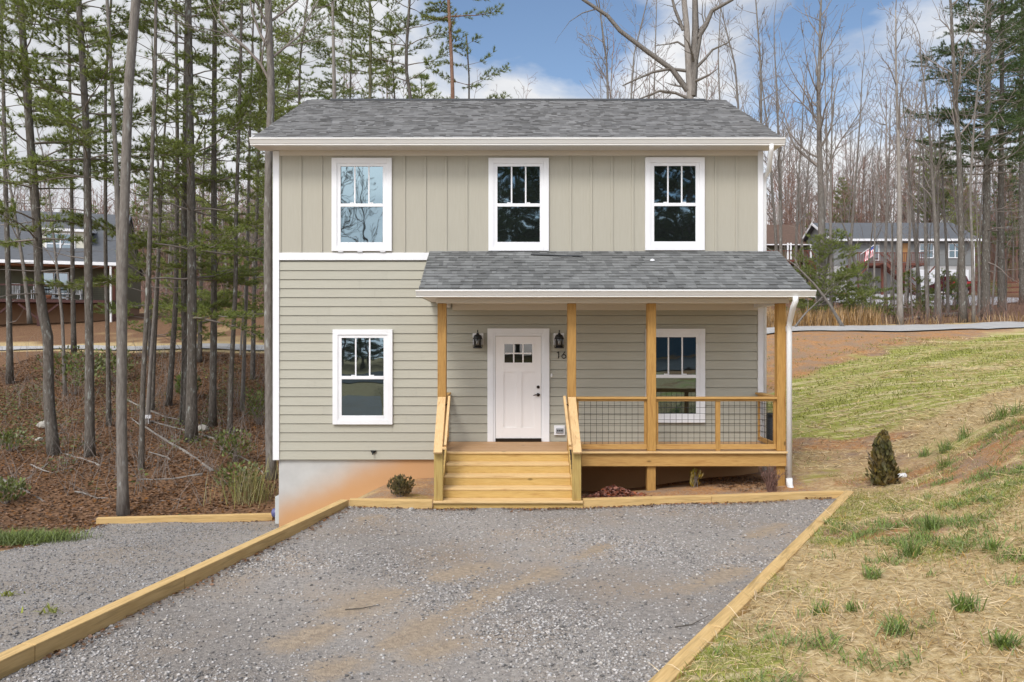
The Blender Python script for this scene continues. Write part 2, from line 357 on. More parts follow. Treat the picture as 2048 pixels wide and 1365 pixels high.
def zones(x, y):
    """cover of the ground: leaf litter, green grass, red clay; what is left is straw and dry grass"""
    n1 = bumps(x, y, .6); n2 = bumps(x + 31, y - 17, 1.7)
    woodsL = sst(-4.0, -5.2, x) * sst(15.9, 16.3, y + .2 * n2) * sst(41.5, 39.5, y)
    woodsL = np.maximum(woodsL, sst(-7.8, -8.4, x + .1 * n2) * sst(12, 13.5, y) * sst(41, 40, y))
    far = sst(38.5, 41, y) * sst(-1, 4, x) + sst(78, 88, y + 3 * n1)
    lit = np.clip(woodsL + far + .5 * sst(-3, -6, x) * sst(43, 46, y) + .85 * sst(-3, -6, x) * sst(43, 46, y) * sst(.7, -.5, n2 + n1), 0, 1)
    right = sst(4.9, 5.3, x)
    # swale at the foot of the far bank and the bare strip under the road
    px = CX + F * x / np.maximum(y, .5); py = CY + F * (H - zt(x, y)) / np.maximum(y, .5)
    clay = np.zeros_like(x)
    clay = np.maximum(clay, right * np.exp(-((y - 17.5 + .17 * (x - 5.5) + .25 * n2) / .55) ** 2) * sst(9.6, 8, x))
    clay = np.maximum(clay, right * .5 * sst(12.9, 13.5, y) * sst(18.0, 16.8, y + .12 * (x - 5)) * sst(9.0, 7.5, x))
    clay = np.maximum(clay, right * .85 * sst(-1.6, 2.2, y - 23.4 - (x - 8.5) * .74 + 1.5 * n2 + .8 * n1) * sst(38.4, 37.5, y))
    clay = np.maximum(clay, sst(-1.4, -1.2, x) * sst(5.2, 5, x) * sst(12.7, 12.9, y) * sst(17, 16, y))
    clay = np.maximum(clay, .6 * sst(-3, -2.6, x) * sst(-1.0, -1.2, x) * sst(12.7, 12.9, y) * sst(17, 16, y))
    clay = np.maximum(clay, sst(-4, -6, x) * sst(16.1, 16.3, y) * sst(17.3, 16.7, y) * .7)
    low = 15.6 + np.clip((x - 6.5) * .55, 0, 3.4)
    grass = right * sst(-.4, 2.2, y - low + .9 * n2) * sst(33, 29, y - .1 * (x - 8)) * (1 - .8 * clay)
    grass = np.maximum(grass, sst(-5, -9, x) * sst(46, 48, y) * .6 * (1 - lit) * sst(-.2, .4, n1))
    grass = np.maximum(grass, right * .42 * sst(13.2, 13.8, y) * sst(17.0, 16.2, y) * sst(-.3, .4, n2))
    near = right * 0 + (x > 0) * (y < 15)
    grass = np.maximum(grass, .90 * sst(-.40, .30, n1 * .6 + .6 * n2) * near)
    grass = np.maximum(grass, .8 * sst(-2.3, -1.9, x) * sst(-1.3, -1.5, x) * (y > 12.9) * (y < 14.6))
    clay = np.maximum(clay, .9 * sst(.10, .42, bumps(x * 1.0 - 3, y * 1.4 + 5, 1.1) + .10 * (x - 4.2)) * (x > 2.5) * (y < 14))
    return lit, grass, clay

def ground_mat():
    m = bpy.data.materials.new('ground_cover'); m.use_nodes = True
    t = m.node_tree; n = t.nodes; l = t.links.new; b = n['Principled BSDF']; b.inputs['Roughness'].default_value = .95; b.inputs['Specular IOR Level'].default_value = .1
    g = n.new('ShaderNodeTexCoord')
    def noise(s, st=(1, 1, 1), rz=0, d=8):
        mp = n.new('ShaderNodeMapping'); mp.inputs['Scale'].default_value = st; mp.inputs['Rotation'].default_value = (0, 0, rz); l(g.outputs['Object'], mp.inputs[0])
        q = n.new('ShaderNodeTexNoise'); q.inputs['Scale'].default_value = s; q.inputs['Detail'].default_value = d; q.inputs['Roughness'].default_value = .65; l(mp.outputs[0], q.inputs['Vector']); return q.outputs['Fac']
    def ramp(f, *st):
        r = n.new('ShaderNodeValToRGB'); e = r.color_ramp.elements
        while len(e) < len(st): e.new(.5)
        for q, (p, c) in zip(e, st): q.position = p; q.color = (*c, 1)
        l(f, r.inputs[0]); return r.outputs[0]
    def mix(f, a, c):
        q = n.new('ShaderNodeMix'); q.data_type = 'RGBA'; l(f, q.inputs[0]); l(a, q.inputs[6]); l(c, q.inputs[7]); return q.outputs[2]
    def ma(op, a, c):
        k = n.new('ShaderNodeMath'); k.operation = op
        for v, i in ((a, 0), (c, 1)):
            if isinstance(v, (int, float)): k.inputs[i].default_value = v
            else: l(v, k.inputs[i])
        k.use_clamp = op == 'MULTIPLY_ADD'; return k.outputs[0]
    def sharpen(z, nz):
        k = ma('ADD', z, ma('MULTIPLY', ma('SUBTRACT', nz, .5), .9))
        q = n.new('ShaderNodeMapRange'); q.inputs[1].default_value = .38; q.inputs[2].default_value = .62; l(k, q.inputs[0]); return q.outputs[0]
    at = n.new('ShaderNodeAttribute'); at.attribute_name = 'cover'; sp = n.new('ShaderNodeSeparateColor'); l(at.outputs['Color'], sp.inputs[0])
    fine = noise(14); mid = noise(1.6); strk = noise(1.7, (.16, 1.9, .3), R(-31)); speck = noise(40, d=3)
    straw = ramp(fine, (.3, (.24, .155, .065)), (.5, (.44, .325, .165)), (.72, (.62, .50, .31)))
    green = ramp(strk, (.36, (.54, .45, .26)), (.44, (.42, .375, .16)), (.50, (.23, .25, .05)), (.56, (.33, .32, .09)), (.62, (.55, .465, .27)), (.70, (.30, .30, .08)))
    clay = ramp(fine, (.28, (.19, .085, .035)), (.5, (.40, .19, .068)), (.7, (.50, .31, .155)))
    clay = mix(sharpen(mid, speck), clay, ramp(speck, (.3, (.17, .105, .07)), (.7, (.36, .27, .19))))
    litter = ramp(fine, (.3, (.06, .038, .024)), (.5, (.165, .090, .050)), (.7, (.27, .165, .098)))
    c = mix(sharpen(sp.outputs[1], fine), straw, green)
    c = mix(sharpen(sp.outputs[2], mid), c, clay)
    c = mix(sharpen(sp.outputs[0], fine), c, litter)
    l(c, b.inputs['Base Color'])
    bp = n.new('ShaderNodeBump'); bp.inputs['Strength'].default_value = .6; bp.inputs['Distance'].default_value = .06; l(fine, bp.inputs['Height']); l(bp.outputs[0], b.inputs['Normal'])
    return m
gro = np_mesh('ground', np.stack([XX, YY, ZZ], -1), grid_faces(*XX.shape), ground_mat(), smooth=True)
tag(gro, kind='structure')
zl, zg, zc = zones(XX, YY)
ca = gro.data.color_attributes.new('cover', 'FLOAT_COLOR', 'POINT')
ca.data.foreach_set('color', np.stack([zl, zg, zc, np.ones_like(zl)], -1).astype(np.float32).ravel())

def gravel_mat(name, dirt):
    m = M(name, (.245, .22, .20), (.385, .348, .31), scale=22, rough=.95, bump=.9, bscale=45, spec=.15, c3=dirt, s3=.7, lo3=.46, hi3=.72, bdist=.03)
    return m
GRAVEL = gravel_mat('gravel_bed', (.36, .285, .215)); GRAVEL2 = gravel_mat('gravel_bed_damp', (.30, .25, .20))
# upper parking pad
sx = np.linspace(0, 1, 60); sy = np.linspace(-1.9, 1, 2); ys = np.linspace(-1.9, 1, 2)
py_ = np.linspace(-1.5, 12.88, 200); U, V_ = np.meshgrid(np.linspace(0, 1, 130), py_)
xl = lerp2(LT0, LT1, V_) + .004; xr = lerp2(RT0, RT1, V_) + .03
PX = xl + (xr - xl) * U; PY = V_ + U ** 1.5 * .25 * sst(9, 12.9, V_)
def zpad(x, y): return PADR(x, y) + bumps(x, y, 1.3) * .022 + bumps(x, y, 4) * .006
def gp(px, py):
    Ds = np.arange(3, 14, .02); k = np.nonzero(zpad((px - CX) * Ds / F, Ds) >= H - (py - CY) * Ds / F)[0]; D = Ds[k[0]]; return ((px - CX) * D / F, D)
PATCH = [(gp(690, 1222), gp(775, 1188), .30), (gp(590, 1285), gp(655, 1262), .22), (gp(890, 1150), gp(960, 1135), .28), (gp(960, 1196), gp(1095, 1145), .20), (gp(1385, 1175), gp(1470, 1140), .24), (gp(780, 1290), gp(960, 1200), .20),
         (gp(660, 1340), gp(700, 1325), .20), (gp(1160, 1115), gp(1210, 1090), .2), (gp(840, 1310), gp(900, 1290), .22), (gp(1500, 1075), gp(1560, 1050), .15), (gp(720, 1040), gp(760, 1032), .14)]
def dirt(x, y):
    o = np.zeros_like(x)
    for (ax, ay), (bx, by), w in PATCH:
        dx, dy = bx - ax, by - ay; t = np.clip(((x - ax) * dx + (y - ay) * dy) / (dx * dx + dy * dy), 0, 1); d = np.hypot(x - ax - t * dx, y - ay - t * dy) / (w * 1.05) + .55 * bumps(x, y, 3.1) + .3 * bumps(x, y, 7.3); o = np.maximum(o, np.exp(-np.clip(d, 0, 9) ** 2))
    return np.clip(o, 0, 1)
pad = tag(np_mesh('gravel_pad', np.stack([PX, PY, zpad(PX, PY)], -1), grid_faces(*PX.shape), GRAVEL, smooth=True), kind='structure')
da = pad.data.color_attributes.new('dirt', 'FLOAT_COLOR', 'POINT'); dw = dirt(PX, PY); tr_ = np.clip(.5 + .8 * bumps(PX * .9 + PY * .5, PY * .9, .8), 0, 1)
da.data.foreach_set('color', np.stack([dw, tr_, dw * 0, dw * 0 + 1], -1).astype(np.float32).ravel())
def dirt_nodes(m):
    t = m.node_tree; n = t.nodes; l = t.links.new; b = n['Principled BSDF']; src = b.inputs['Base Color'].links[0].from_socket
    at = n.new('ShaderNodeAttribute'); at.attribute_name = 'dirt'; sp = n.new('ShaderNodeSeparateColor'); l(at.outputs['Color'], sp.inputs[0])
    g = n.new('ShaderNodeTexCoord'); q = n.new('ShaderNodeTexNoise'); q.inputs['Scale'].default_value = 18; q.inputs['Detail'].default_value = 7; l(g.outputs['Object'], q.inputs['Vector'])
    ad = n.new('ShaderNodeMath'); ad.operation = 'MULTIPLY_ADD'; l(q.outputs['Fac'], ad.inputs[0]); ad.inputs[1].default_value = 1.0; l(sp.outputs[0], ad.inputs[2])
    mr = n.new('ShaderNodeMapRange'); mr.inputs[1].default_value = .66; mr.inputs[2].default_value = 1.45; l(ad.outputs[0], mr.inputs[0])
    dk = n.new('ShaderNodeMix'); dk.data_type = 'RGBA'; dk.blend_type = 'MULTIPLY'; dk.inputs[7].default_value = (.74, .735, .735, 1); l(sp.outputs[1], dk.inputs[0]); l(src, dk.inputs[6])
    cr = n.new('ShaderNodeValToRGB'); cr.color_ramp.elements[0].color = (.26, .20, .145, 1); cr.color_ramp.elements[1].color = (.42, .335, .245, 1); cr.color_ramp.elements[0].position = .3; cr.color_ramp.elements[1].position = .7; l(q.outputs['Fac'], cr.inputs[0])
    mx = n.new('ShaderNodeMix'); mx.data_type = 'RGBA'; l(mr.outputs[0], mx.inputs[0]); l(dk.outputs[2], mx.inputs[6]); l(cr.outputs[0], mx.inputs[7]); l(mx.outputs[2], b.inputs['Base Color'])
dirt_nodes(GRAVEL)
# lower gravel drive
U, V_ = np.meshgrid(np.linspace(0, 1, 50), np.linspace(1, 16.3, 90))
xr = np.minimum(lerp2(LT0, LT1, V_) - .15, -3.3); xr = np.where(V_ > 12.6, np.interp(V_, [12.6, 15.3, 16.4], [-3.4, -4.62, -4.75]), xr)
xl = np.interp(V_, [1, 8, 12, 14, 16.4], [-9.6, -9.0, -8.2, -8.3, -8.5]) + .12 * np.sin(V_ * 3) + .1 * np.sin(V_ * 7.3)
PX2 = xl + (xr - xl) * U
def zlow(x, y): return zt(x, y) + .025
low = tag(np_mesh('gravel_drive', np.stack([PX2, V_, zlow(PX2, V_) - .03 * np.exp(-U * 40)], -1), grid_faces(*PX2.shape), GRAVEL2, smooth=True), kind='structure')

# ------------------------------------------------------------------ scatter of countless small things
def rot_mats(n, rng, tilt=.5, flat=False):
    a = rng.uniform(0, 2 * np.pi, n); ca, sa = np.cos(a), np.sin(a)
    Rz = np.zeros((n, 3, 3)); Rz[:, 0, 0] = ca; Rz[:, 0, 1] = -sa; Rz[:, 1, 0] = sa; Rz[:, 1, 1] = ca; Rz[:, 2, 2] = 1
    b = rng.normal(0, tilt, n); c, s = np.cos(b), np.sin(b)
    Rx = np.zeros((n, 3, 3)); Rx[:, 0, 0] = 1; Rx[:, 1, 1] = c; Rx[:, 1, 2] = -s; Rx[:, 2, 1] = s; Rx[:, 2, 2] = c
    return Rz @ Rx
def scatter(name, tv, tf, locs, mats, scl, mat, parent=None, smooth=False, org=(0, 0, 0)):
    tv = np.asarray(tv, float); tf = np.asarray(tf); n = len(locs)
    scl = np.asarray(scl, float); scl = scl[:, None] * np.ones(3) if scl.ndim == 1 else scl
    V = np.einsum('nij,nkj->nki', mats, tv[None] * scl[:, None, :]) + np.asarray(locs)[:, None, :]
    Fc = (tf[None] + (np.arange(n) * len(tv))[:, None, None]).reshape(-1, tf.shape[1])
    return np_mesh(name, V, Fc, mat, loc=org, parent=parent, smooth=smooth)
OCT = (np.array([(1, 0, 0), (-.9, .2, 0), (.1, .9, .1), (0, -1, -.1), (.1, .1, .7), (-.1, 0, -.7)], float), np.array([(0, 2, 4), (2, 1, 4), (1, 3, 4), (3, 0, 4), (2, 0, 5), (1, 2, 5), (3, 1, 5), (0, 3, 5)]))
def stones(name, xs, ys, zf, smin, smax, mat, seed):
    rng = np.random.default_rng(seed); n = len(xs)
    s = smin + (smax - smin) * rng.power(.45, n) ** 1.6
    S = np.stack([s, s * rng.uniform(.55, 1, n), s * rng.uniform(.4, .8, n)], 1)
    z = zf(xs, ys) + S[:, 2] * .25
    return tag(scatter(name, *OCT, np.stack([xs, ys, z], 1), rot_mats(n, rng, .35), S, mat), kind='stuff')
STONE = M('crushed_stone', (.325, .305, .29), rough=.9, island=.68, spec=.2)
rng = np.random.default_rng(3)
def uni(n, x0, x1, y0, y1, r): return r.uniform(x0, x1, n), r.uniform(y0, y1, n)
xs, ys = uni(300000, -4.6, 5.6, 3.6, 13.1, rng)
keep = in_pad(xs, ys, .0) & (rng.random(len(xs)) < np.clip(.75 - (ys - 4) / 22 + 1.2 * bumps(xs * .8 + ys * .4, ys, 1.0), .16, 1)) & (np.abs(xs) < ys * .70 + .4)
keep &= rng.random(len(xs)) > dirt(xs, ys) * .95
stones('gravel', xs[keep], ys[keep], zpad, .006, .026, STONE, 4)
xs, ys = uni(20000, -4.6, 5.6, 3.6, 13.1, rng); keep = in_pad(xs, ys, .0) & (np.abs(xs) < ys * .70 + .4) & (rng.random(len(xs)) > dirt(xs, ys) * 1.1) & (rng.random(len(xs)) < .45 + .8 * bumps(xs, ys * .7, 1.2))
stones('gravel', xs[keep], ys[keep], zpad, .007, .028, M('pale_stone', (.42, .395, .37), (.36, .315, .26), scale=.8, rough=.9, island=.35, spec=.2), 6)
xs, ys = uni(70000, -9, -3.3, 4.6, 16.2, rng)
keep = (xs < np.where(ys > 12.6, np.interp(ys, [12.6, 15.3, 16.4], [-3.4, -4.62, -4.75]), lerp2(LT0, LT1, ys) - .16)) & (xs > -ys * .69 - .5) & (xs > np.interp(ys, [1, 8, 12, 14, 16.4], [-9.6, -9.0, -8.2, -8.3, -8.5]) + .1) & (rng.random(len(xs)) < .75 + .6 * bumps(xs, ys, .8))
stones('gravel', xs[keep], ys[keep], zlow, .007, .026, M('crushed_stone_damp', (.25, .24, .235), rough=.9, island=.7, spec=.2), 5)

BLADE = (np.array([(-.5, 0, 0), (.5, 0, 0), (.3, .5, .28), (-.3, .5, .28), (0, 1, .34)], float), None)
def blades(name, xs, ys, zf, lmin, lmax, w, lift, mat, seed, kind='stuff'):
    """thin bent blades; lift 0 = lying, 1 = upright"""
    rng = np.random.default_rng(seed); n = len(xs)
    Lg = rng.uniform(lmin, lmax, n); a = rng.uniform(0, 2 * np.pi, n); e = np.clip(rng.normal(lift, .18, n), .03, 1.35)
    d = np.stack([np.cos(a) * np.cos(e), np.sin(a) * np.cos(e), np.sin(e)], 1); sd = np.stack([-np.sin(a), np.cos(a), rng.normal(0, .3, n)], 1)
    ww = w * rng.uniform(.6, 1.3, n)
    b = np.stack([xs, ys, zf(xs, ys) + .004], 1); mid = b + d * (Lg * .55)[:, None]; tip = b + d * Lg[:, None] - np.array([0, 0, 1]) * (Lg * .22 * np.cos(e))[:, None]
    tip[:, 2] = np.maximum(tip[:, 2], b[:, 2] + .006)
    V = np.stack([b - sd * ww[:, None] / 2, b + sd * ww[:, None] / 2, mid + sd * ww[:, None] * .45, mid - sd * ww[:, None] * .45, tip], 1)
    t = np.array([(0, 1, 2), (0, 2, 3), (3, 2, 4)]); Fc = (t[None] + (np.arange(n) * 5)[:, None, None]).reshape(-1, 3)
    o = np_mesh(name, V, Fc, mat)
    return tag(o, kind=kind)
STRAW = M('straw', (.58, .44, .245), rough=.8, island=.4, trans=.15)
DRYG = M('dry_grass', (.40, .265, .12), rough=.8, island=.45, trans=.15)
GREEN = M('grass_blade', (.265, .275, .065), rough=.7, island=.4, trans=.25)
GREEN2 = M('weed_blade', (.185, .255, .07), rough=.7, island=.35, trans=.25)
def bank(n, seed, y0=4.2, y1=14.5, x1=10.5):
    r = np.random.default_rng(seed); xs, ys = uni(n, .3, x1, y0, y1, r)
    k = (xs > lerp2(RT0, RT1, np.minimum(ys, 13.2)) + .17 + (ys > 13.2) * .0) & (xs < ys * .70 + .4)
    k &= ~((ys > 13.3) & (xs < 5.4))
    return xs[k], ys[k], r
xs, ys, r_ = bank(120000, 11)
_, g_, c_ = zones(xs, ys); k = r_.random(len(xs)) < np.clip(.62 - .75 * c_ + .55 * bumps(xs, ys, 2.4), .05, 1)
blades('straw', xs[k], ys[k], zt, .05, .22, .0050, .14, STRAW, 12)
xs, ys, r_ = bank(60000, 13); k = r_.random(len(xs)) < np.clip(.25 + .5 * bumps(xs + 9, ys, 1.6), .03, 1)
blades('dry_grass', xs[k], ys[k], zt, .06, .18, .006, .6, DRYG, 14)
xs, ys, r_ = bank(230000, 15); _, g_, c_ = zones(xs, ys); k = r_.random(len(xs)) < np.clip(-.06 + .85 * g_ + .3 * bumps(xs - 4, ys + 3, 2.3), .02, 1)
blades('grass', xs[k], ys[k], zt, .025, .085, .0055, .8, GREEN, 16)
xs, ys, r_ = bank(260000, 17); cl = bumps(xs * 1.3 + 7, ys * 1.7, 3.2) + .7 * bumps(xs, ys - 8, 1.0) + .07 * (xs - 4); k = r_.random(len(xs)) < np.clip((cl - .30) * 1.7, 0, .85)
blades('grass', xs[k], ys[k], zt, .05, .17, .007, .75, GREEN2, 18)
xs, ys, r_ = bank(5200, 19); k = bumps(xs, ys + 2, 1.4) > -.2
blades('straw', xs[k], ys[k], zt, .22, .55, .0075, .10, STRAW, 20)
# far face of the bank: new grass in rows through the straw
r_ = np.random.default_rng(21); xs, ys = uni(150000, 5.2, 21, 15, 31, r_); _, g_, c_ = zones(xs, ys)
row = np.sin((ys * math.cos(R(31)) - xs * math.sin(R(31))) * 4.4 + 1.8 * bumps(xs, ys, .4)) * .42 + .75 * bumps((xs * math.cos(R(31)) + ys * math.sin(R(31))) * .3, (ys * math.cos(R(31)) - xs * math.sin(R(31))) * 1.6, 1)
k = (r_.random(len(xs)) < np.clip(g_ ** 1.5 * (.12 + .6 * row), 0, 1)) & (xs < ys * .7)
blades('grass', xs[k], ys[k], zt, .05, .12, .016, .75, GREEN, 22)
k = (r_.random(len(xs)) < np.clip(.22 - .35 * row, 0, .6) * (1 - .75 * c_)) & (xs < ys * .7) & (ys < 14 + xs * 1.1)
blades('straw', xs[k], ys[k], zt, .12, .3, .013, .12, STRAW, 23)
LEAFQ = (np.array([(-.5, 0, 0), (0, -.32, .06), (.55, 0, .02), (0, .32, .1)], float), np.array([(0, 1, 2, 3)]))
DEADLEAF = M('fallen_leaf', (.165, .088, .046), rough=.85, island=.6, trans=.1)
r_ = np.random.default_rng(31); xs, ys = uni(190000, -24, -4.6, 13, 40, r_); lz, _, _ = zones(xs, ys)
k = (lz > .5) & (xs > -ys * .7 - .5) & (r_.random(len(xs)) < np.clip(.65 + .5 * bumps(xs, ys, .8), .1, 1))
n = k.sum(); tag(scatter('fallen_leaves', *LEAFQ, np.stack([xs[k], ys[k], zt(xs[k], ys[k]) + .015], 1), rot_mats(n, r_, .5), r_.uniform(.05, .10, n), DEADLEAF), kind='stuff')
xs, ys = uni(60000, -24, -4.6, 16.5, 40, r_); k = (xs > -ys * .7 - .5) & (bumps(xs * .8, ys * .8, 1.1) + .5 * bumps(xs, ys, 2.7) > .42) & (r_.random(60000) < .55)
n = k.sum(); tag(scatter('ground_ivy', *LEAFQ, np.stack([xs[k], ys[k], zt(xs[k], ys[k]) + r_.uniform(.03, .28, n)], 1), rot_mats(n, r_, .6), r_.uniform(.05, .12, n), M('ivy_leaf', (.10, .14, .04), (.16, .17, .06), scale=1, rough=.6, island=.4, trans=.3)), kind='stuff')
# leaves blown against the timbers and steps
xa = np.concatenate([r_.uniform(-2.6, 5.4, 900), r_.uniform(-1.3, 1.2, 160)]); ya = np.concatenate([front_y(xa[:900]) - np.abs(r_.normal(0, .10, 900)) - .02, 12.8 - np.abs(r_.normal(0, .1, 160))])
t_ = r_.random(500); yb = 3.5 + 9.2 * t_; xb = lerp2(LT0, LT1, yb) + np.abs(r_.normal(0, .10, 500)) + .02
xa = np.concatenate([xa, xb]); ya = np.concatenate([ya, yb]); k = (bumps(xa, ya, 1.9) > -.15) & in_pad(xa, ya, .01); xa, ya = xa[k], ya[k]
tag(scatter('fallen_leaves', *LEAFQ, np.stack([xa, ya, zpad(xa, ya) + .02], 1), rot_mats(len(xa), r_, .5), r_.uniform(.025, .06, len(xa)), DEADLEAF), kind='stuff')
xc, yc = uni(2600, 1.2, 5.0, 13.05, 15.2, r_); k = bumps(xc, yc, 1.4) > -.1; xc, yc = xc[k], yc[k]
tag(scatter('fallen_leaves', *LEAFQ, np.stack([xc, yc, zt(xc, yc) + .02], 1), rot_mats(len(xc), r_, .5), r_.uniform(.025, .07, len(xc)), DEADLEAF), kind='stuff')

# roads
ASPH = M('road_concrete', (.40, .385, .37), (.33, .32, .31), scale=2, rough=.9, bump=.1, bscale=30)
def ribbon(name, fa, fb, xs, lift, mat, zfun=None, rows=6):
    xs = np.asarray(xs); U, X_ = np.meshgrid(np.linspace(0, 1, rows), xs, indexing='ij')
    Y = fa(X_) + (fb(X_) - fa(X_)) * U
    Z = (zfun or zt)(X_, Y) + lift
    o = np_mesh(name, np.stack([X_, Y, Z], -1), grid_faces(*X_.shape), mat, smooth=True)
    return tag(o, kind='structure')
ribbon('road', lambda x: 33.2 + 0 * x, lambda x: 37.8 + 0 * x, np.linspace(3, 60, 90), .06, ASPH)
ribbon('road', lambda x: 41.2 + 0 * x, lambda x: 43.4 + 0 * x, np.linspace(-60, 3, 90), .07, ASPH)
ribbon('road', lambda x: -11 + 0 * x, lambda x: -4.5 + 0 * x, np.linspace(-40, 40, 60), .06, M('asphalt', (.06, .06, .062), (.08, .08, .08), scale=20, rough=.9))
ribbon('driveway', lambda x: 57 + (x - 30) * .3, lambda x: 75.5 + 0 * x, np.linspace(27.5, 43, 20), .08, M('driveway_concrete', (.42, .41, .42), (.36, .36, .37), scale=1, rough=.9), rows=12)

# ------------------------------------------------------------------ THE HOUSE
HX0, HX1, HD, HB = -4.714, 4.955, 15.40, 22.6        # corners, front face, back face
house = thing('house', 'new two storey beige house with white trim and wooden front porch', 'house', (0.12, 15.4, 0))
def hp(mb, name, mat, parent=None, **k): return mb.build(name, mat, parent or house, **k)
EAVE_Z, RIDGE_D, RIDGE_Z, EDGE_D, EDGE_Z = 6.49, 19.0, 8.61, 14.97, 6.635
Z0, ZB0, ZB1 = wz(919.5), wz(521), wz(506)
# core of the walls with gable tops
core = MB()
core.prism([(HD + .06, Z0 + .002), (HB, Z0 + .002), (HB, EAVE_Z), (RIDGE_D, EAVE_Z + (RIDGE_D - HD) * .5), (HD + .06, EAVE_Z)], 'x', HX0 + .03, HX1 - .03)
hp(core, 'wall_core', SIDING)
def lap(mb, x0, x1, z0, z1, y, ex=.1785, out=.022):
    z = z0; rj = random.Random(9); X0_, X1_ = x0, x1
    while z < z1 - .005:
      t = min(z + ex, z1); cuts = [X0_] + sorted(c for c in (X0_ + rj.uniform(.4, 3.4), X0_ + rj.uniform(4, 6.5), X0_ + rj.uniform(7, 9.4)) if c < X1_ - .3) + [X1_]
      for x0, x1 in zip(cuts, cuts[1:]):
        x1 -= .0025
        g = t - .009
        mb.add([(x0, y - out, z), (x1, y - out, z), (x1, y - .006, g), (x0, y - .006, g), (x0, y + .03, z), (x1, y + .03, z), (x1, y + .03, g), (x0, y + .03, g), (x0, y + .03, t), (x1, y + .03, t)], [(0, 1, 2, 3), (0, 4, 5, 1), (3, 2, 6, 7), (7, 6, 9, 8)])
      z = t
    return mb
s = MB(); lap(s, HX0 + .10, HX1 - .08, Z0, ZB0, HD + .022); hp(s, 'lap_siding', SIDING)
# side walls in the same lap siding
for X, sg in ((HX0, -1), (HX1, 1)):
    s = MB(); z = Z0
    while z < 8.2:
        t = z + .1785
        ya, yb = HD + .1, HB - .1
        lim = lambda zz: max(0, (zz - EAVE_Z) * 2)
        a, b = (ya + lim(t), min(yb, 2 * RIDGE_D - HD - .1 - lim(t)))
        if b > a + .1: s.add([(X + sg * .0, a, z), (X, b, z), (X - sg * .018, b, t), (X - sg * .018, a, t), (X - sg * .03, a, z), (X - sg * .03, b, z)], [(0, 1, 2, 3), (0, 4, 5, 1)])
        z = t
    hp(s, 'side_siding', SIDING)
# board and batten upper storey
s = MB(); s.box(HX0 + .10, HX1 - .08, HD + .005, HD + .028, ZB1, wz(312)); hp(s, 'upper_siding', BATTEN)
for k in range(24):
    s = MB(); x = wx(560 + 41.5 * k)
    if x < HX1 - .12:
        inw = any(wx(p) < x + .022 and x - .022 < wx(q) for p, q in ((664, 784), (977, 1097.5), (1290, 1408.5)))
        if inw: s.box(x - .022, x + .022, HD - .013, HD + .006, wz(317) - .01, wz(312) - .002)
        else: s.box(x - .022, x + .022, HD - .013, HD + .006, ZB1 + .002, wz(312) - .002)
        hp(s, 'batten', BATTEN, bevel=.003)
# trim
s = MB(); s.box(HX0, HX0 + .105, HD - .018, HD + .03, Z0 - .01, wz(303)); s.box(HX0 - .02, HX0, HD - .018, HD + .10, Z0 - .01, wz(303)); hp(s, 'corner_trim', WHITE, bevel=.003)
s = MB(); s.box(HX1 - .085, HX1, HD - .018, HD + .03, Z0 - .01, wz(303)); s.box(HX1, HX1 + .02, HD - .018, HD + .10, Z0 - .01, wz(303)); hp(s, 'corner_trim', WHITE, bevel=.003)
s = MB(); s.box(HX0 + .106, wx(858), HD - .015, HD + .02, ZB0 + .002, ZB1); hp(s, 'band_board', WHITE, bevel=.003)
s = MB(); s.box(HX0 + .106, HX1 - .086, HD - .012, HD + .02, wz(312), EAVE_Z); hp(s, 'frieze_board', FRIEZE, bevel=.002)
# foundation
s = MB(); s.box(wx(556), HX1 - .06, HD + .06, HB - .05, -1.6, Z0 - .004); hp(s, 'foundation', CONC)
# soffit
for ya, yb in ((EDGE_D + .06, HD + .02), (HB - .02, HB + .4)): s = MB(); s.box(-5.0, 5.2, ya, yb, EAVE_Z, EAVE_Z + .02); hp(s, 'soffit', SOFFIT)
s = MB(); s.box(-4.99, 5.19, EDGE_D + .03, EDGE_D + .06, EAVE_Z - .005, EDGE_Z - .02); hp(s, 'fascia', WHITE)

def shingles(name, x0, x1, e, r_, mat, seed, ex=.143, parent=None):
    """a roof slope: deck slab and overlapping random tabs laid in courses"""
    rg = random.Random(seed); e = Vector((0, *e)); r0 = Vector((0, *r_)); v = r0 - e; Ls = v.length; v.normalize(); n = Vector((1, 0, 0)).cross(v)
    if n.z < 0: n = -n
    mb = MB()
    pt = lambda x, s_, h: Vector((x, 0, 0)) + e + v * s_ + n * h
    q = [pt(x, s_, h) for h in (-.03, 0) for x, s_ in ((x0, 0), (x1, 0), (x1, Ls), (x0, Ls))]
    mb.add(q, [(0, 1, 2, 3), (4, 5, 6, 7), (0, 1, 5, 4), (1, 2, 6, 5), (2, 3, 7, 6), (3, 0, 4, 7)])
    s_ = -.012; row = 0
    while s_ < Ls - .02:
        t = min(s_ + ex + .02, Ls); x = x0 - rg.uniform(0, .2)
        while x < x1:
            w = rg.choice((.07, .09, .12, .15, .18, .22)); a, b = max(x, x0 + rg.uniform(-.004, .004)), min(x + w, x1)
            h = rg.choice((.009, .009, .02)); j = rg.uniform(-.004, .006) + (0 if h < .01 else -.006)
            if b - a > .02:
                q = [pt(a, s_ + j, .002), pt(b, s_ + j, .002), pt(b, s_ + j, h + .005), pt(a, s_ + j, h + .005), pt(b, t, .004), pt(a, t, .004)]
                mb.add(q, [(0, 1, 2, 3), (3, 2, 4, 5), (0, 3, 5), (1, 4, 2)])
            x += w
        s_ += ex; row += 1
    return hp(mb, name, mat, parent)
main_roof = shingles('roof', -5.0, 5.2, (EDGE_D, EDGE_Z), (RIDGE_D, RIDGE_Z), SHINGLE, 1)
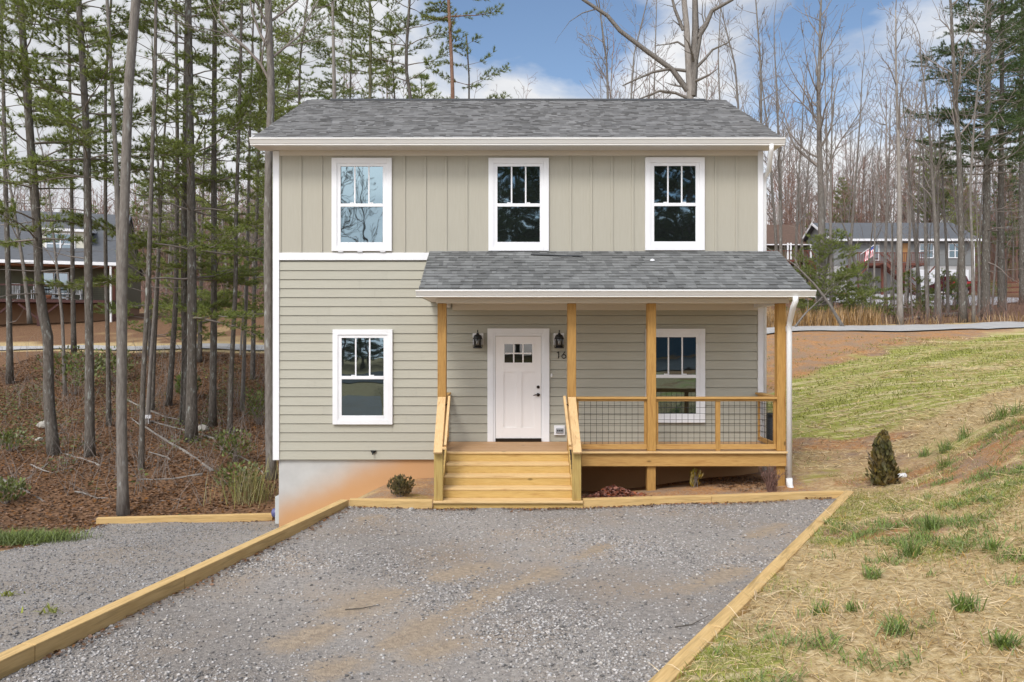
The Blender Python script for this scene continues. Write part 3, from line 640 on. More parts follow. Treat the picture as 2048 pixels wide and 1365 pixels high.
shingles('roof', -5.0, 5.2, (2 * RIDGE_D - EDGE_D, EDGE_Z), (RIDGE_D, RIDGE_Z), SHINGLE, 2, ex=.3)
for X0, X1 in ((-5.02, -4.98), (5.18, 5.22)):
    s = MB()
    for sg in (-1, 1):
        a, b = (EDGE_D, EDGE_Z), (RIDGE_D, RIDGE_Z)
        f = lambda y: RIDGE_D + (y - RIDGE_D) * (1 if sg < 0 else -1)
        s.prism([(f(a[0]), a[1] - .17), (f(b[0]), b[1] - .18), (f(b[0]), b[1] - .034), (f(a[0]), a[1] - .034)], 'x', X0, X1)
    hp(s, 'rake_board', WHITE)
s = MB(); s.prism([(RIDGE_D - .16, RIDGE_Z - .055), (RIDGE_D, RIDGE_Z + .035), (RIDGE_D + .16, RIDGE_Z - .055), (RIDGE_D, RIDGE_Z - .002)], 'x', wx(662, RIDGE_D), wx(1409, RIDGE_D)); hp(s, 'ridge_vent', RIDGE)
def gutter(x0, x1, y, zb, zt_, parent=None):
    s = MB(); h = zt_ - zb
    s.prism([(y + .10, zb), (y + .03, zb), (y + .03, zb + .018), (y + .02, zb + .03), (y - .01, zb + h * .72), (y - .022, zb + h * .80), (y - .022, zb + h), (y - .010, zb + h), (y - .008, zb + h - .02), (y + .10, zb + h - .02)], 'x', x0, x1)
    return hp(s, 'gutter', GUTTER, parent)
gutter(-5.03, 5.24, 14.90, wz(290.6, 14.93), wz(275.8, 14.90))
s = MB(); s.tube([(wx(1541, 15.0), 14.95, 6.5), (wx(1541, 15.0), 14.95, 6.40), (5.06, 15.32, 6.08), (5.03, 15.5, 5.98), (5.03, 15.5, 5.8), (5.03, 15.5, .1)], .046, 10); hp(s, 'downspout', PVC, smooth=True)

# porch roof
PE_D, PE_Z, PT_D, PT_Z = 13.69, 3.652, 15.41, 4.50
PX0, PX1 = -1.635, 5.27
s_top = shingles('porch_roof', PX0, PX1, (PE_D, PE_Z), (PT_D, PT_Z), SHINGLE_P, 5, ex=.138)
gutter(-1.68, 5.305, 13.56, wz(594, 13.57), wz(580.2, 13.55), s_top)
s = MB(); s.box(PX0 + .02, PX1 - .03, 13.67, 13.70, 3.49, 3.625); hp(s, 'porch_fascia', WHITE)
for x0, x1 in ((PX0 + .02, PX0 + .06), (PX1 - .06, PX1 - .02)): s = MB(); s.prism([(13.70, 3.49), (15.40, 3.49), (15.40, 4.44), (13.70, 3.60)], 'x', x0, x1); hp(s, 'porch_gable', SIDING)
BEAM_T, BEAM_B = wz(595, 14.05), wz(607, 14.05)
s = MB(); s.box(PX0 + .06, PX1 - .06, 13.70, HD, 3.49, 3.505); hp(s, 'porch_soffit', SOFFIT)
s = MB(); s.box(wx(872, 14.02), wx(1577, 14.02), 14.0, 14.19, BEAM_B, 3.488); hp(s, 'porch_beam', FRIEZE, bevel=.004)
for xa in (wx(872, 14.02) + .02, 4.78): s = MB(); s.box(xa, xa + .14, 14.192, HD - .02, 3.38, 3.487); hp(s, 'porch_side_beam', WHITE)
s = MB(); s.box(wx(905), HX1 - .09, HD - .03, HD + .01, wz(621), 3.487); hp(s, 'porch_frieze', FRIEZE, bevel=.003)

# porch deck, posts, rails
DK = .73
POSTX = [wx(883.7, 14.05), wx(1143.7, 14.05), wx(1303.6, 14.05), wx(1563, 14.05)]
deck = MB()
y = 13.99; k = 0
while y < HD - .03:
    y2 = min(y + .137, HD - .028); deck.box(wx(874, 14), 5.0 if y < 15.3 else 4.93, y, y2, DK - .036, DK + (k % 2) * .0008); y = y2 + .003; k += 1
deck_o = hp(deck, 'porch_deck', DECKW, bevel=.003)
s = MB(); s.box(wx(1163, 14.04), wx(1573, 14.04), 14.03, 14.07, wz(933, 14.03), DK - .038); hp(s, 'rim_joist', WOODX, deck_o, bevel=.003); s = MB(); s.box(4.92, 4.96, 14.072, HD - .03, wz(933, 14.03), DK - .038); hp(s, 'rim_joist', WOODY, deck_o, bevel=.003); s = MB()
s.box(-1.33, -1.29, 14.072, HD - .03, wz(933, 14.03), DK - .038); hp(s, 'rim_joist', WOODX, deck_o, bevel=.003)
s = MB(); s.box(wx(1163, 14), 4.99, 13.972, 13.988, DK - .03, DK + .004); hp(s, 'deck_edge', TREADW, deck_o)
for i, x in enumerate(POSTX):
    s = MB(); zb = (z1(x, 14.15) - .25) if i > 1 else -.2
    if i > 1:
        s.box(x - .078, x + .078, 14.08, 14.235, zb, DK - .04); s.box(x - .078, x + .078, 14.045, 14.20, DK + .001, BEAM_B)
    else: s.box(x - .078, x + .078, 14.045, 14.20, -.2 if False else DK + .001, BEAM_B)
    hp(s, 'porch_post', WOODZ, bevel=.008)
RT, RB = wz(794.3, 14.1), wz(899, 14.1)
def wire_panel(mb, a, b, z0, z1_, r=.0036):
    a, b = Vector(a), Vector(b); Lh = (b - a).length; n = max(1, round(Lh / .1035))
    for i in range(1, n): q = a.lerp(b, i / n); mb.tube([(q.x, q.y, z0), (q.x, q.y, z1_)], r, 5, False)
    m = round((z1_ - z0) / .1035)
    for j in range(1, m): z = z0 + (z1_ - z0) * j / m; mb.tube([(a.x, a.y, z), (b.x, b.y, z)], r, 5, False)
def rail_panel(a, b, posts_mid=()):
    """cap, top and bottom 2x4s, end uprights, hog wire between"""
    a, b = Vector((*a, 0)), Vector((*b, 0)); d = (b - a).normalized(); ax = abs(d.x) > .5
    mt = WOODX if ax else WOODY
    s = MB(); s.bar(a + Vector((0, 0, RT - .019)), b + Vector((0, 0, RT - .019)), .135, .038)
    cap = hp(s, 'railing', mt, bevel=.004)
    s = MB(); s.bar(a + Vector((0, 0, RB + .045)), b + Vector((0, 0, RB + .045)), .04, .089); hp(s, 'bottom_rail', mt, cap, bevel=.003)
    s = MB(); s.bar(a + Vector((0, 0, RT - .06)), b + Vector((0, 0, RT - .06)), .036, .042); hp(s, 'top_rail', mt, cap, bevel=.003)
    us = [a + d * .025, b - d * .025] + [a + d * t for t in posts_mid]
    for q in us:
        w = .045 if q in us[:2] else .085; th = .04 if w < .05 else .046
        s = MB(); s.bar(Vector((q.x, q.y, DK + .001)) if w > .05 else Vector((q.x, q.y, RB + .09)), Vector((q.x, q.y, RT - .082)), w if ax else th, th if ax else w, (0, 1, 0)); hp(s, 'baluster_post', WOODZ, cap, bevel=.003)
    s = MB(); ends = [a + d * .05] + [a + d * t for t in posts_mid] + [b - d * .05]
    for p, q in zip(ends, ends[1:]): wire_panel(s, p, q, RB + .092, RT - .082)
    hp(s, 'wire_mesh', WIRE, cap)
    return cap
yc_ = 14.12
rail_panel((POSTX[1] + .08, yc_), (POSTX[2] - .08, yc_))
rail_panel((POSTX[2] + .08, yc_), (POSTX[3] - .08, yc_), (wx(1435.5, 14.12) - POSTX[2] - .08,))
rail_panel((4.87, 14.205), (4.87, HD - .04))
rail_panel((POSTX[0], 14.205), (POSTX[0], HD - .04))

# stairs
stairs = MB()
TOPS = [(13.70, .557), (13.43, .392), (13.16, .227), (12.89, .063)]
SX0, SX1 = wx(891, 13.7), wx(1139, 13.7)
s = MB(); s.box(-1.2, 1.06, 13.20, 13.99, -.15, .05); st = hp(s, 'staircase', STEPW)
prev = DK - .037
s = MB(); s.box(SX0, SX1, 13.955, 13.999, DK - .036, DK + .001); hp(s, 'tread', TREADW, st, bevel=.006)
for i, (D, z) in enumerate(TOPS):
    x0, x1 = (SX0 - .004 * i, SX1 + .004 * i) if i < 3 else (wx(866, D), wx(1166, D))
    s = MB(); s.box(x0, x1, D, D + .29, z - .038, z); hp(s, 'tread', TREADW, st, bevel=.006)
    s = MB(); yb = D + .29; s.box(SX0, SX1, yb - .01, yb + .015, z + .001, prev); hp(s, 'riser', STEPW, st, bevel=.002)
    prev = z - .039
s = MB(); s.box(wx(866, 12.92), wx(1166, 12.92), 12.93, 13.07, -.16, prev); hp(s, 'bottom_riser', STEPW, st, bevel=.003)
for x in (SX0 - .035, SX1 + .003):
    s = MB(); s.prism([(13.99, .30), (13.99, .80), (12.98, .15), (12.98, .065), (13.2, .065)], 'x', x, x + .034); hp(s, 'stringer', STEPW, st, bevel=.003)
NX = [(wx(876.9, 12.95)), wx(1153.6, 12.95)]
for i, x in enumerate(NX):
    s = MB(); s.box(x - .073, x + .073, 12.93, 13.075, .064, .90); nw = hp(s, 'newel_post', NEWELW, st, bevel=.008)
    sg = 1 if i == 0 else -1
    s = MB(); s.bar((POSTX[i], 14.04, wz(796, 14.04)), (x, 12.83, wz(907, 12.83)), .142, .04); hp(s, 'stair_cap', PALE, st, bevel=.004)
    s = MB(); hx0, hx1 = POSTX[i] + sg * .135, x + sg * .115
    s.bar((hx0, 14.05, wz(795, 14.05)), (hx1, 12.93, wz(893, 12.93)), .042, .07); s.bar((hx1 + sg * .02, 12.93, wz(897, 12.93)), (x + sg * .05, 12.93, wz(897, 12.93)), .05, .04)
    hp(s, 'handrail', PALE, st, bevel=.004)
    s = MB(); s.tube([(POSTX[i] + sg * .06, 14.0, 1.56), (hx0, 14.0, 1.60)], .011, 6); hp(s, 'rail_bracket', BLACK, st)
    s = MB(); s.bar((POSTX[i] + sg * .05, 14.03, wz(815, 14.04)), (x + sg * .05, 12.99, wz(922, 12.93)), .036, .085); hp(s, 'stair_rail', PALE, st)
    s = MB()
    for k in range(1, 10):
        t = k / 10; yy = 14.03 + (12.99 - 14.03) * t; z0 = .73 + (.12 - .73) * t; s.tube([(POSTX[i] + sg * .05 + (x - POSTX[i]) * t, yy, z0), (POSTX[i] + sg * .05 + (x - POSTX[i]) * t, yy, z0 + .74)], .0036, 5, False)
    hp(s, 'stair_wire', WIRE, st)

# windows
def window(px0, px1, py0, py1):
    x0, x1, z0, z1_ = wx(px0), wx(px1), wz(py1), wz(py0); c = .105
    s = MB(); yf = HD - .045; yb = HD + .02
    s.box(x0, x0 + c, yf, yb, z0, z1_); s.box(x1 - c, x1, yf, yb, z0, z1_); s.box(x0 + c, x1 - c, yf - .002, yb, z1_ - c, z1_); s.box(x0 + c, x1 - c, yf - .002, yb, z0, z0 + .09)
    w = hp(s, 'window', WHITE, bevel=.003)
    a, b, lo, hi = x0 + c, x1 - c, z0 + .09, z1_ - c; t = .072; mz = wz(py0 + (py1 - py0) * .507)
    s = MB(); yf2 = HD - .030
    s.box(a, a + t, yf2, yb, lo, hi); s.box(b - t, b, yf2, yb, lo, hi); s.box(a + t, b - t, yf2, yb, hi - .062, hi); s.box(a + t, b - t, yf2 - .004, yb, lo, lo + .085); s.box(a + t, b - t, yf2 - .006, yb, mz - .032, mz + .032)
    for k in (.27, .73): xx = a + t + (b - a - 2 * t) * k; s.box(xx - .035, xx + .035, yf2 - .004, yf2 + .02, mz + .034, mz + .052)
    sash = hp(s, 'sash', WHITE, w, bevel=.003)
    s = MB()
    for k in (1 / 3, 2 / 3): xx = a + t + (b - a - 2 * t) * k; s.box(xx - .014, xx + .014, HD - .018, HD - .006, mz + .034, hi - .064)
    hp(s, 'muntin', WHITE, w)
    s = MB(); s.box(a + t - .01, b - t + .01, HD - .012, HD + .0, lo + .07, hi - .05); hp(s, 'pane', GLASS, w)
    return w
for q in ((664, 784, 317, 503), (977, 1097.5, 317, 502.5), (1290, 1408.5, 316, 501.5), (666, 785.5, 659.5, 849), (1291, 1409.5, 658, 845.5)): window(*q)
s = MB()
for k in (.15, .47, .85): s.box(wx(664) + 1.19 * k - .05, wx(664) + 1.19 * k + .05, HD - .04, HD + .0, wz(505.2), wz(503.2))
hp(s, 'window_shim', WHITE)

# front door
s = MB(); x0, x1, zt_, c = wx(975), wx(1098.6), wz(657.5), .115
for a, b in ((x0, x0 + c), (x1 - c, x1)): s.box(a, b, HD - .05, HD + .02, DK + .002, zt_)
s.box(x0 + c, x1 - c, HD - .052, HD + .02, zt_ - .09, zt_)
for a, b in ((x0 + c, wx(991.4) - .005), (wx(1082) + .005, x1 - c)): s.box(a, b, HD - .035, HD + .02, DK + .002, zt_ - .091)
s.box(wx(991.4) - .004, wx(1082) + .004, HD - .035, HD + .02, wz(673) + .006, zt_ - .091)
fr = hp(s, 'door_frame', WHITE, bevel=.003)
d0, d1, dz0, dz1 = wx(991.4), wx(1082), wz(876.7), wz(673.3)
g0, g1, gz0, gz1 = wx(1009), wx(1064.4), wz(725.7), wz(688.6)
s = MB(); yd = HD - .030
def stile(a, b, z0, z1_, y=yd): s.box(a, b, y, HD + .018, z0, z1_)
pz0, pz1 = wz(855), wz(744.5); pA, pB, pC, pD = wx(1007.6), wx(1032.4), wx(1043.8), wx(1068.6)
stile(d0, pA, dz0, dz1); stile(pD, d1, dz0, dz1); stile(pA, pD, dz0, pz0); stile(pB, pC, pz0, pz1); stile(pA, pD, pz1, gz0 - .03); stile(pA, pD, gz1 + .03, dz1)
stile(pA, g0, gz0 - .03, gz1 + .03, yd - .006); stile(g1, pD, gz0 - .03, gz1 + .03, yd - .006); stile(g0, g1, gz0 - .03, gz0, yd - .006); stile(g0, g1, gz1, gz1 + .03, yd - .006)
stile(pA, pB, pz0, pz1, yd + .014); stile(pC, pD, pz0, pz1, yd + .014)
for k in (1, 2): xx = g0 + (g1 - g0) * k / 3; stile(xx - .013, xx + .013, gz0, gz1, yd - .003)
for i in range(3):
    a = g0 + (g1 - g0) * i / 3 + .014; b = g0 + (g1 - g0) * (i + 1) / 3 - .014; m_ = (gz0 + gz1) / 2; s.box(a, b, yd - .002, HD + .016, m_ - .013, m_ + .013)
door = hp(s, 'door', DOORP, bevel=.002)
s = MB(); s.box(g0, g1, yd + .006, HD + .012, gz0, gz1); hp(s, 'door_pane', GLASSD, door)
s = MB(); s.box(d0 - .003, d1 + .003, HD - .07, HD + .01, DK + .003, dz0 - .004); hp(s, 'threshold', BRONZE, door)
kx, kz = wx(1076.2), wz(789.6)
s = MB(); s.lathe([(0, -.03), (.032, -.03), (.034, -.02), (.034, .0)], (kx, yd, kz), 16, 'y'); s.lathe([(0, -.055), (.014, -.055), (.016, -.03)], (kx, yd, kz), 10, 'y'); s.tube([(kx, yd - .05, kz), (kx - .05, yd - .058, kz), (kx - .10, yd - .05, kz - .012)], [.012, .010, .008], 8); hp(s, 'door_handle', BRONZE, door, smooth=True)
s = MB(); s.lathe([(0, -.035), (.022, -.035), (.031, -.018), (.031, 0)], (kx, yd, wz(774.3)), 16, 'y'); hp(s, 'deadbolt', BRONZE, door, smooth=True)

# things fixed to the front wall
def lantern(px, label):
    x, zc = wx(px), wz(680); y = HD - .02
    t = thing('wall_lantern', label, 'wall lamp', (x, HD - .02, wz(697)), 'lanterns beside the front door')
    s = MB(); s.box(x - .105, x + .105, y - .02, y + .02, wz(690), wz(667)); s.build('mounting_block', WHITE, t, bevel=.004)
    s = MB(); s.lathe([(0, -.036), (.055, -.034), (.06, -.022)], (x, y, zc + .03), 14, 'y'); s.tube([(x, y - .03, zc + .06), (x, y - .09, zc + .16), (x, y - .13, zc + .185), (x, y - .14, zc + .15)], .010, 8); s.build('bracket_arm', BLACK, t, smooth=True)
    c = (x, y - .14, wz(697)); s = MB()
    s.lathe([(0, .30), (.022, .30), (.03, .275), (.062, .262), (.082, .23), (.090, .195), (.086, .19)], c, 18)
    s.lathe([(.078, 0), (.092, 0), (.094, .012), (.094, .026), (.078, .026)], c, 18); s.lathe([(.088, .18), (.096, .18), (.096, .2), (.088, .2)], c, 18)
    for k in range(8):
        a = k * math.pi / 4; s.tube([(c[0] + .089 * math.cos(a), c[1] + .089 * math.sin(a), c[2] + z) for z in (.02, .1, .19)], .006, 5)
    s.build('lantern_cage', BLACK, t, smooth=True)
    s = MB(); s.lathe([(0, .02), (.074, .02), (.076, .19), (.06, .23)], c, 16); s.build('lantern_shade', M('seeded_glass', (.03, .03, .03), rough=.08, spec=.8), t, smooth=True)
    s = MB(); s.lathe([(0, .06), (.02, .065), (.028, .10), (.018, .15), (.012, .2)], (c[0], c[1] - .06, c[2]), 10); s.build('bulb', BULBG, t, smooth=True)
lantern(956, 'black caged wall lantern on siding left of the white front door')
lantern(1117.5, 'black caged wall lantern above the house number, right of the white door')

num = thing('house_number', 'black house number 165 on beige siding under the right lantern', 'house number', (wx(1127), HD - .01, wz(717)))
def digit(pts, cx):
    s = MB(); h = .134; s.tube([(wx(cx) + p * h, HD - .016, wz(717.3) + q * h) for p, q in pts], .0085, 6); s.build('digit', BLACK, num, smooth=True)
arc = lambda cx, cy, r, a0, a1, n=14: [(cx + r * math.cos(R(a0 + (a1 - a0) * i / n)), cy + r * math.sin(R(a0 + (a1 - a0) * i / n))) for i in range(n + 1)]
digit([(-.14, .80), (.04, 1.0), (.04, 0)], 1116.5)
digit([(.16, 1.0), (-.22, .45)] + arc(0, .30, .29, 150, 510, 22), 1127.5)
digit([(.24, 1.0), (-.16, 1.0), (-.2, .56)] + arc(0, .32, .30, 130, -140, 16), 1138)
s = MB(); s.box(wx(1101.4), wx(1104.6), HD - .03, HD + .01, wz(754.4), wz(747.4)); tag(s.build('doorbell', PVC, loc=(wx(1103), HD - .01, wz(754)), bevel=.006), 'small white doorbell button beside the front door casing', 'doorbell')
t = thing('outdoor_outlet', 'grey outdoor outlet on a white block low beside the door', 'outlet', (wx(1118.5), HD - .01, wz(870)))
s = MB(); s.box(wx(1108.2), wx(1129.2), HD - .045, HD + .01, wz(870.2), wz(851.2)); s.build('mounting_block', WHITE, t, bevel=.004)
s = MB(); s.box(wx(1111.5), wx(1126.8), HD - .07, HD - .046, wz(866.5), wz(856.3)); s.build('outlet_cover', GREYP, t, bevel=.012)
s = MB()
for k in (-1, 0, 1): s.box(wx(1119.2) + k * .04 - .013, wx(1119.2) + k * .04 + .013, HD - .074, HD - .071, wz(862.5), wz(859.5))
s.build('socket', BLACK, t)
s = MB(); c = (wx(747), HD - .03, wz(901)); s.prism([(c[0] - .055, c[2] + .0), (c[0] + .055, c[2] + .0), (c[0] + .045, c[2] - .035), (c[0] + .02, c[2] - .06), (c[0] - .02, c[2] - .06), (c[0] - .045, c[2] - .035)], 'y', HD - .022, HD + .005)
s.tube([(c[0], HD - .02, c[2] - .02), (c[0], HD - .08, c[2] - .03), (c[0], HD - .10, c[2] - .07)], .014, 8); tag(s.build('wall_spigot', BLACK, loc=c), 'black water spigot low on lap siding left of the steps', 'spigot')
# electric meter on the left side wall
mx_ = HX0 - .02
t = thing('meter_box', 'electric meter box on the left foundation corner of the house', 'meter', (mx_, 15.75, wz(1050)))
s = MB(); s.box(wx(556) - .09, wx(556) - .002, 15.50, 15.80, wz(1046, 15.6), wz(992, 15.6)); s.build('box', M('meter_grey', (.48, .50, .50), rough=.4), t, bevel=.008)
s = MB(); s.lathe([(.095, 0), (.10, -.03), (.085, -.09), (.03, -.115), (0, -.115)], (wx(556) - .09, 15.65, wz(1027, 15.6)), 16, 'x'); s.build('meter_dial', M('meter_glass', (.10, .10, .22), rough=.15), t, smooth=True)
s = MB(); s.tube([(wx(556) - .04, 15.62, wz(1046, 15.6)), (wx(556) - .04, 15.62, wz(1046, 15.6) - .35)], .025, 8); s.build('conduit', GREYP, t)
# porch downspout
s = MB(); xg = wx(1591, 13.6)
s.tube([(xg, 13.60, 3.50), (xg, 13.60, 3.42), (xg - .02, 13.66, 3.32), (wx(1580, 13.95), 13.93, 3.12), (wx(1578.5, 14), 14.0, 3.02), (wx(1578.5, 14), 14.0, 2.9), (wx(1578.5, 14), 14.0, .13)], .049, 12)
s.tube([(wx(1578.5, 14), 14.0, .25), (wx(1579, 14), 13.99, .12), (wx(1582, 14), 13.96, .04), (wx(1584, 14), 13.9, -.02)], .056, 12); hp(s, 'downspout', PVC, s_top, smooth=True)
# oddments
s = MB(); a = Vector((wx(1062, 15.2), 15.2, 4.413)); b = Vector((wx(1165, 15.15), 15.10, 4.365)); s.bar(a, b, .11, .016); tag(s.build('shingle_strip', M('loose_felt', (.075, .08, .085), rough=.9), loc=a), 'loose dark shingle strip lying high on the porch roof', 'roofing scrap')
s = MB(); c = Vector((wx(1303, 14.95), 14.9, 4.262)); s.add([c + Vector(q) for q in ((-.045, -.02, .0), (.0, -.05, -.012), (.04, .01, .022), (-.01, .04, .03), (.0, 0, .035), (.05, -.05, .0))], [(0, 1, 4), (1, 2, 4), (2, 3, 4), (3, 0, 4), (1, 5, 2)])
tag(s.build('paper_scrap', WHITE, loc=c), 'small white paper scrap lying on the porch roof shingles', 'litter')
x, y = wx(1540.5, 16.6), 16.6; s = MB(); s.tube([(x, y, z1(x, y) - .1), (x, y, wz(828, 16.6))], .075, 12); s.lathe([(.078, 0), (.09, .0), (.09, .06), (.078, .06)], (x, y, wz(832, 16.6)), 12)
tag(s.build('vent_pipe', M('dark_pipe', (.055, .06, .07), rough=.5), loc=(x, y, z1(x, y)), smooth=True), 'dark upright pipe beyond the right end of the porch', 'pipe')
D = hit(1805, 957); p = P(1805, 953, D); s = MB(); s.tube([p + Vector((-.3, .3, -.04)), p, p + Vector((.05, -.04, -.01))], .05, 12); s.lathe([(.05, -.0), (.06, .0), (.06, .05), (.05, .05)], p, 10, 'x')
tag(s.build('drain_pipe', PVC, loc=p, smooth=True), 'white drain pipe end poking out beside the dark conical shrub', 'pipe')

# ------------------------------------------------------------------ landscape timbers
def timber(a, b, label, w=.14, h=.15, side=-1):
    """a, b: the two ends of its inner top edge; side -1 lays the width to the left of a->b"""
    a, b = Vector(a), Vector(b); d = b - a; ln = d.length
    o_ = MB(); o_.box(0, ln - .004, 0 if side < 0 else -w, w if side < 0 else 0, -h, 0)
    ob = o_.build('landscape_timber', TIMBER, bevel=.008); ob.location = a
    yaw = math.atan2(d.y, d.x); ob.rotation_euler = (0, -math.asin(d.z / ln), yaw)
    return tag(ob, label, 'timber', 'landscape timbers edging the gravel')
L_ = lambda t: LT0.lerp(LT1, t)
def ty(y): return (y - LT0.y) / (LT1.y - LT0.y)
timber(LT0, L_(ty(6.35)), 'pale timber edging the gravel pad, cut off by the bottom left corner')
timber(L_(ty(6.35)), L_(ty(8.35)), 'short pale timber in the left pad edge, second from the camera')
timber(L_(ty(8.35)), LT1 + (LT1 - LT0).normalized() * .02, 'long pale timber in the left pad edge nearest the stained foundation')
R_ = lambda y: RT0.lerp(RT1, (y - RT0.y) / (RT1.y - RT0.y))
timber(R_(2.5), R_(6.7), 'nearest timber of the right pad edge, beside straw and weeds', side=1)
timber(R_(6.7), R_(9.3), 'middle timber of the right pad edge, flush with grassy straw', side=1)
timber(R_(9.3), RT1 + Vector((.06, .1, 0)), 'far timber of the right pad edge, meeting the front timber in a corner', side=1)
timber((-2.67, 12.76, .116), (wx(865.5, 12.9), 12.87, .075), 'weathered brown timber between the round shrub and the gravel')
timber((wx(1167, 12.9), 12.93, .083), (3.35, 13.05, .115), 'timber running right from the foot of the wooden steps')
timber((3.35, 13.05, .115), (5.66, 13.2, .166), 'timber before the right half of the porch, ending at the pad corner')
a, b = P(192, 1040, 15.9), P(545, 1030, 16.5)
timber((a.x, a.y, z1(a.x, a.y) + .13), (b.x, b.y, z1(b.x, b.y) + .13), 'lone timber across the end of the lower gravel by the woods', h=.2)

# ------------------------------------------------------------------ trees
BARK = M('bark_grey', (.135, .118, .104), (.215, .195, .175), scale=7, stretch=(3, 3, .7), rough=.95, bump=.7, bscale=14, c3=(.30, .30, .285), s3=4, lo3=.6, hi3=.7, spec=.1)
BARKD = M('bark_dark', (.085, .073, .062), (.155, .137, .12), scale=8, stretch=(3, 3, .8), rough=.95, bump=.8, bscale=14, c3=(.27, .28, .26), s3=5, lo3=.58, hi3=.66, spec=.1)
BARKR = M('bark_red', (.17, .095, .065), (.25, .155, .115), scale=7, stretch=(3, 3, .9), rough=.95, bump=.7, bscale=12, spec=.1)
BARKM = M('bark_mossy', (.13, .13, .07), (.19, .175, .12), scale=6, stretch=(3, 3, .9), rough=.95, bump=.6, bscale=12, spec=.1)
BARKL = M('bark_light', (.205, .18, .16), (.30, .275, .25), scale=6, stretch=(3, 3, .7), rough=.95, bump=.5, bscale=14, spec=.1)
TWIG = M('twig_brown', (.20, .17, .15), (.265, .23, .205), scale=2, rough=.9, spec=.1)
TWIGR = M('twig_reddish', (.20, .125, .10), (.26, .165, .13), scale=2, rough=.9, spec=.1)
NEEDLE = M('pine_needles', (.19, .24, .062), (.25, .285, .09), scale=.8, rough=.75, island=.45, trans=.42, spec=.2)
NEEDLED = M('pine_needles_dark', (.085, .135, .05), (.125, .17, .062), scale=.8, rough=.75, island=.45, trans=.25, spec=.2)
NEEDLEY = M('pine_needles_light', (.235, .285, .075), (.29, .32, .10), scale=.8, rough=.75, island=.4, trans=.42, spec=.2)
nrm = lambda v: v / (np.linalg.norm(v) + 1e-9)
def frustums(segs, n=3):
    """all branch pieces as n-sided tapered prisms: segs rows x0 y0 z0 x1 y1 z1 r0 r1"""
    S = np.array(segs, float); a, b, r0, r1 = S[:, :3], S[:, 3:6], S[:, 6], S[:, 7]
    d = b - a; d /= (np.linalg.norm(d, axis=1, keepdims=True) + 1e-9)
    h = np.where(np.abs(d[:, 2:3]) < .9, np.array([[0, 0, 1.]]), np.array([[1., 0, 0]])); u = np.cross(d, h); u /= np.linalg.norm(u, axis=1, keepdims=True); w = np.cross(d, u)
    V = []
    for p, r in ((a - d * (r0 * .3)[:, None], r0), (b, r1)):
        for k in range(n):
            t = 2 * np.pi * k / n; V.append(p + (u * np.cos(t) + w * np.sin(t)) * r[:, None])
    V = np.stack(V, 1)
    f = np.array([(k, (k + 1) % n, n + (k + 1) % n, n + k) for k in range(n)])
    return V.reshape(-1, 3), (f[None] + (np.arange(len(S)) * 2 * n)[:, None, None]).reshape(-1, 4)
def grow(segs, p, d, Lg, r, lev, rg, maxlev=3, wob=.16, up=.06, dens=1.0, rmin=.006, step=.55):
    n = max(3, int(Lg / step)); st = Lg / n; r0 = r
    for i in range(n):
        d = nrm(d + rg.normal(0, wob, 3) + np.array([0, 0, up])); q = p + d * st; r2 = max(rmin, r0 * (1 - .85 * (i + 1) / n))
        segs.append((*p, *q, r, r2)); p, r = q, r2
        if lev < maxlev and (i + 1) / n > (.12 if lev else .1):
            for _ in range(rg.poisson(dens * (.85 if lev < 2 else .6))):
                ax = nrm(np.cross(d, rg.normal(0, 1, 3))); an = rg.uniform(.45, 1.0); c = nrm(d * math.cos(an) + ax * math.sin(an))
                grow(segs, p, c, Lg * (1 - .55 * i / n) * rg.uniform(.3, .55), max(rmin, r * .62), lev + 1, rg, maxlev, wob, up, dens, rmin, step * .8)
def along(pts, t):
    pts = np.asarray(pts); s = np.concatenate([[0], np.cumsum(np.linalg.norm(np.diff(pts, axis=0), axis=1))]); u = t * s[-1]
    return np.array([np.interp(u, s, pts[:, k]) for k in range(3)])
def trunk_mesh(name, pts, r0, r1, mat, root, n=9, knobs=True, seed=0):
    rg = np.random.default_rng(seed); ts = np.linspace(0, 1, max(8, 2 * len(pts) + 8)); P_ = [along(pts, t) for t in ts]
    rad = [(r0 + (r1 - r0) * t) * (1 + .35 * math.exp(-t * 30)) * (1 + rg.normal(0, .03)) for t in ts]
    return MB().tube(P_, rad, n).build(name, mat, root, smooth=True)
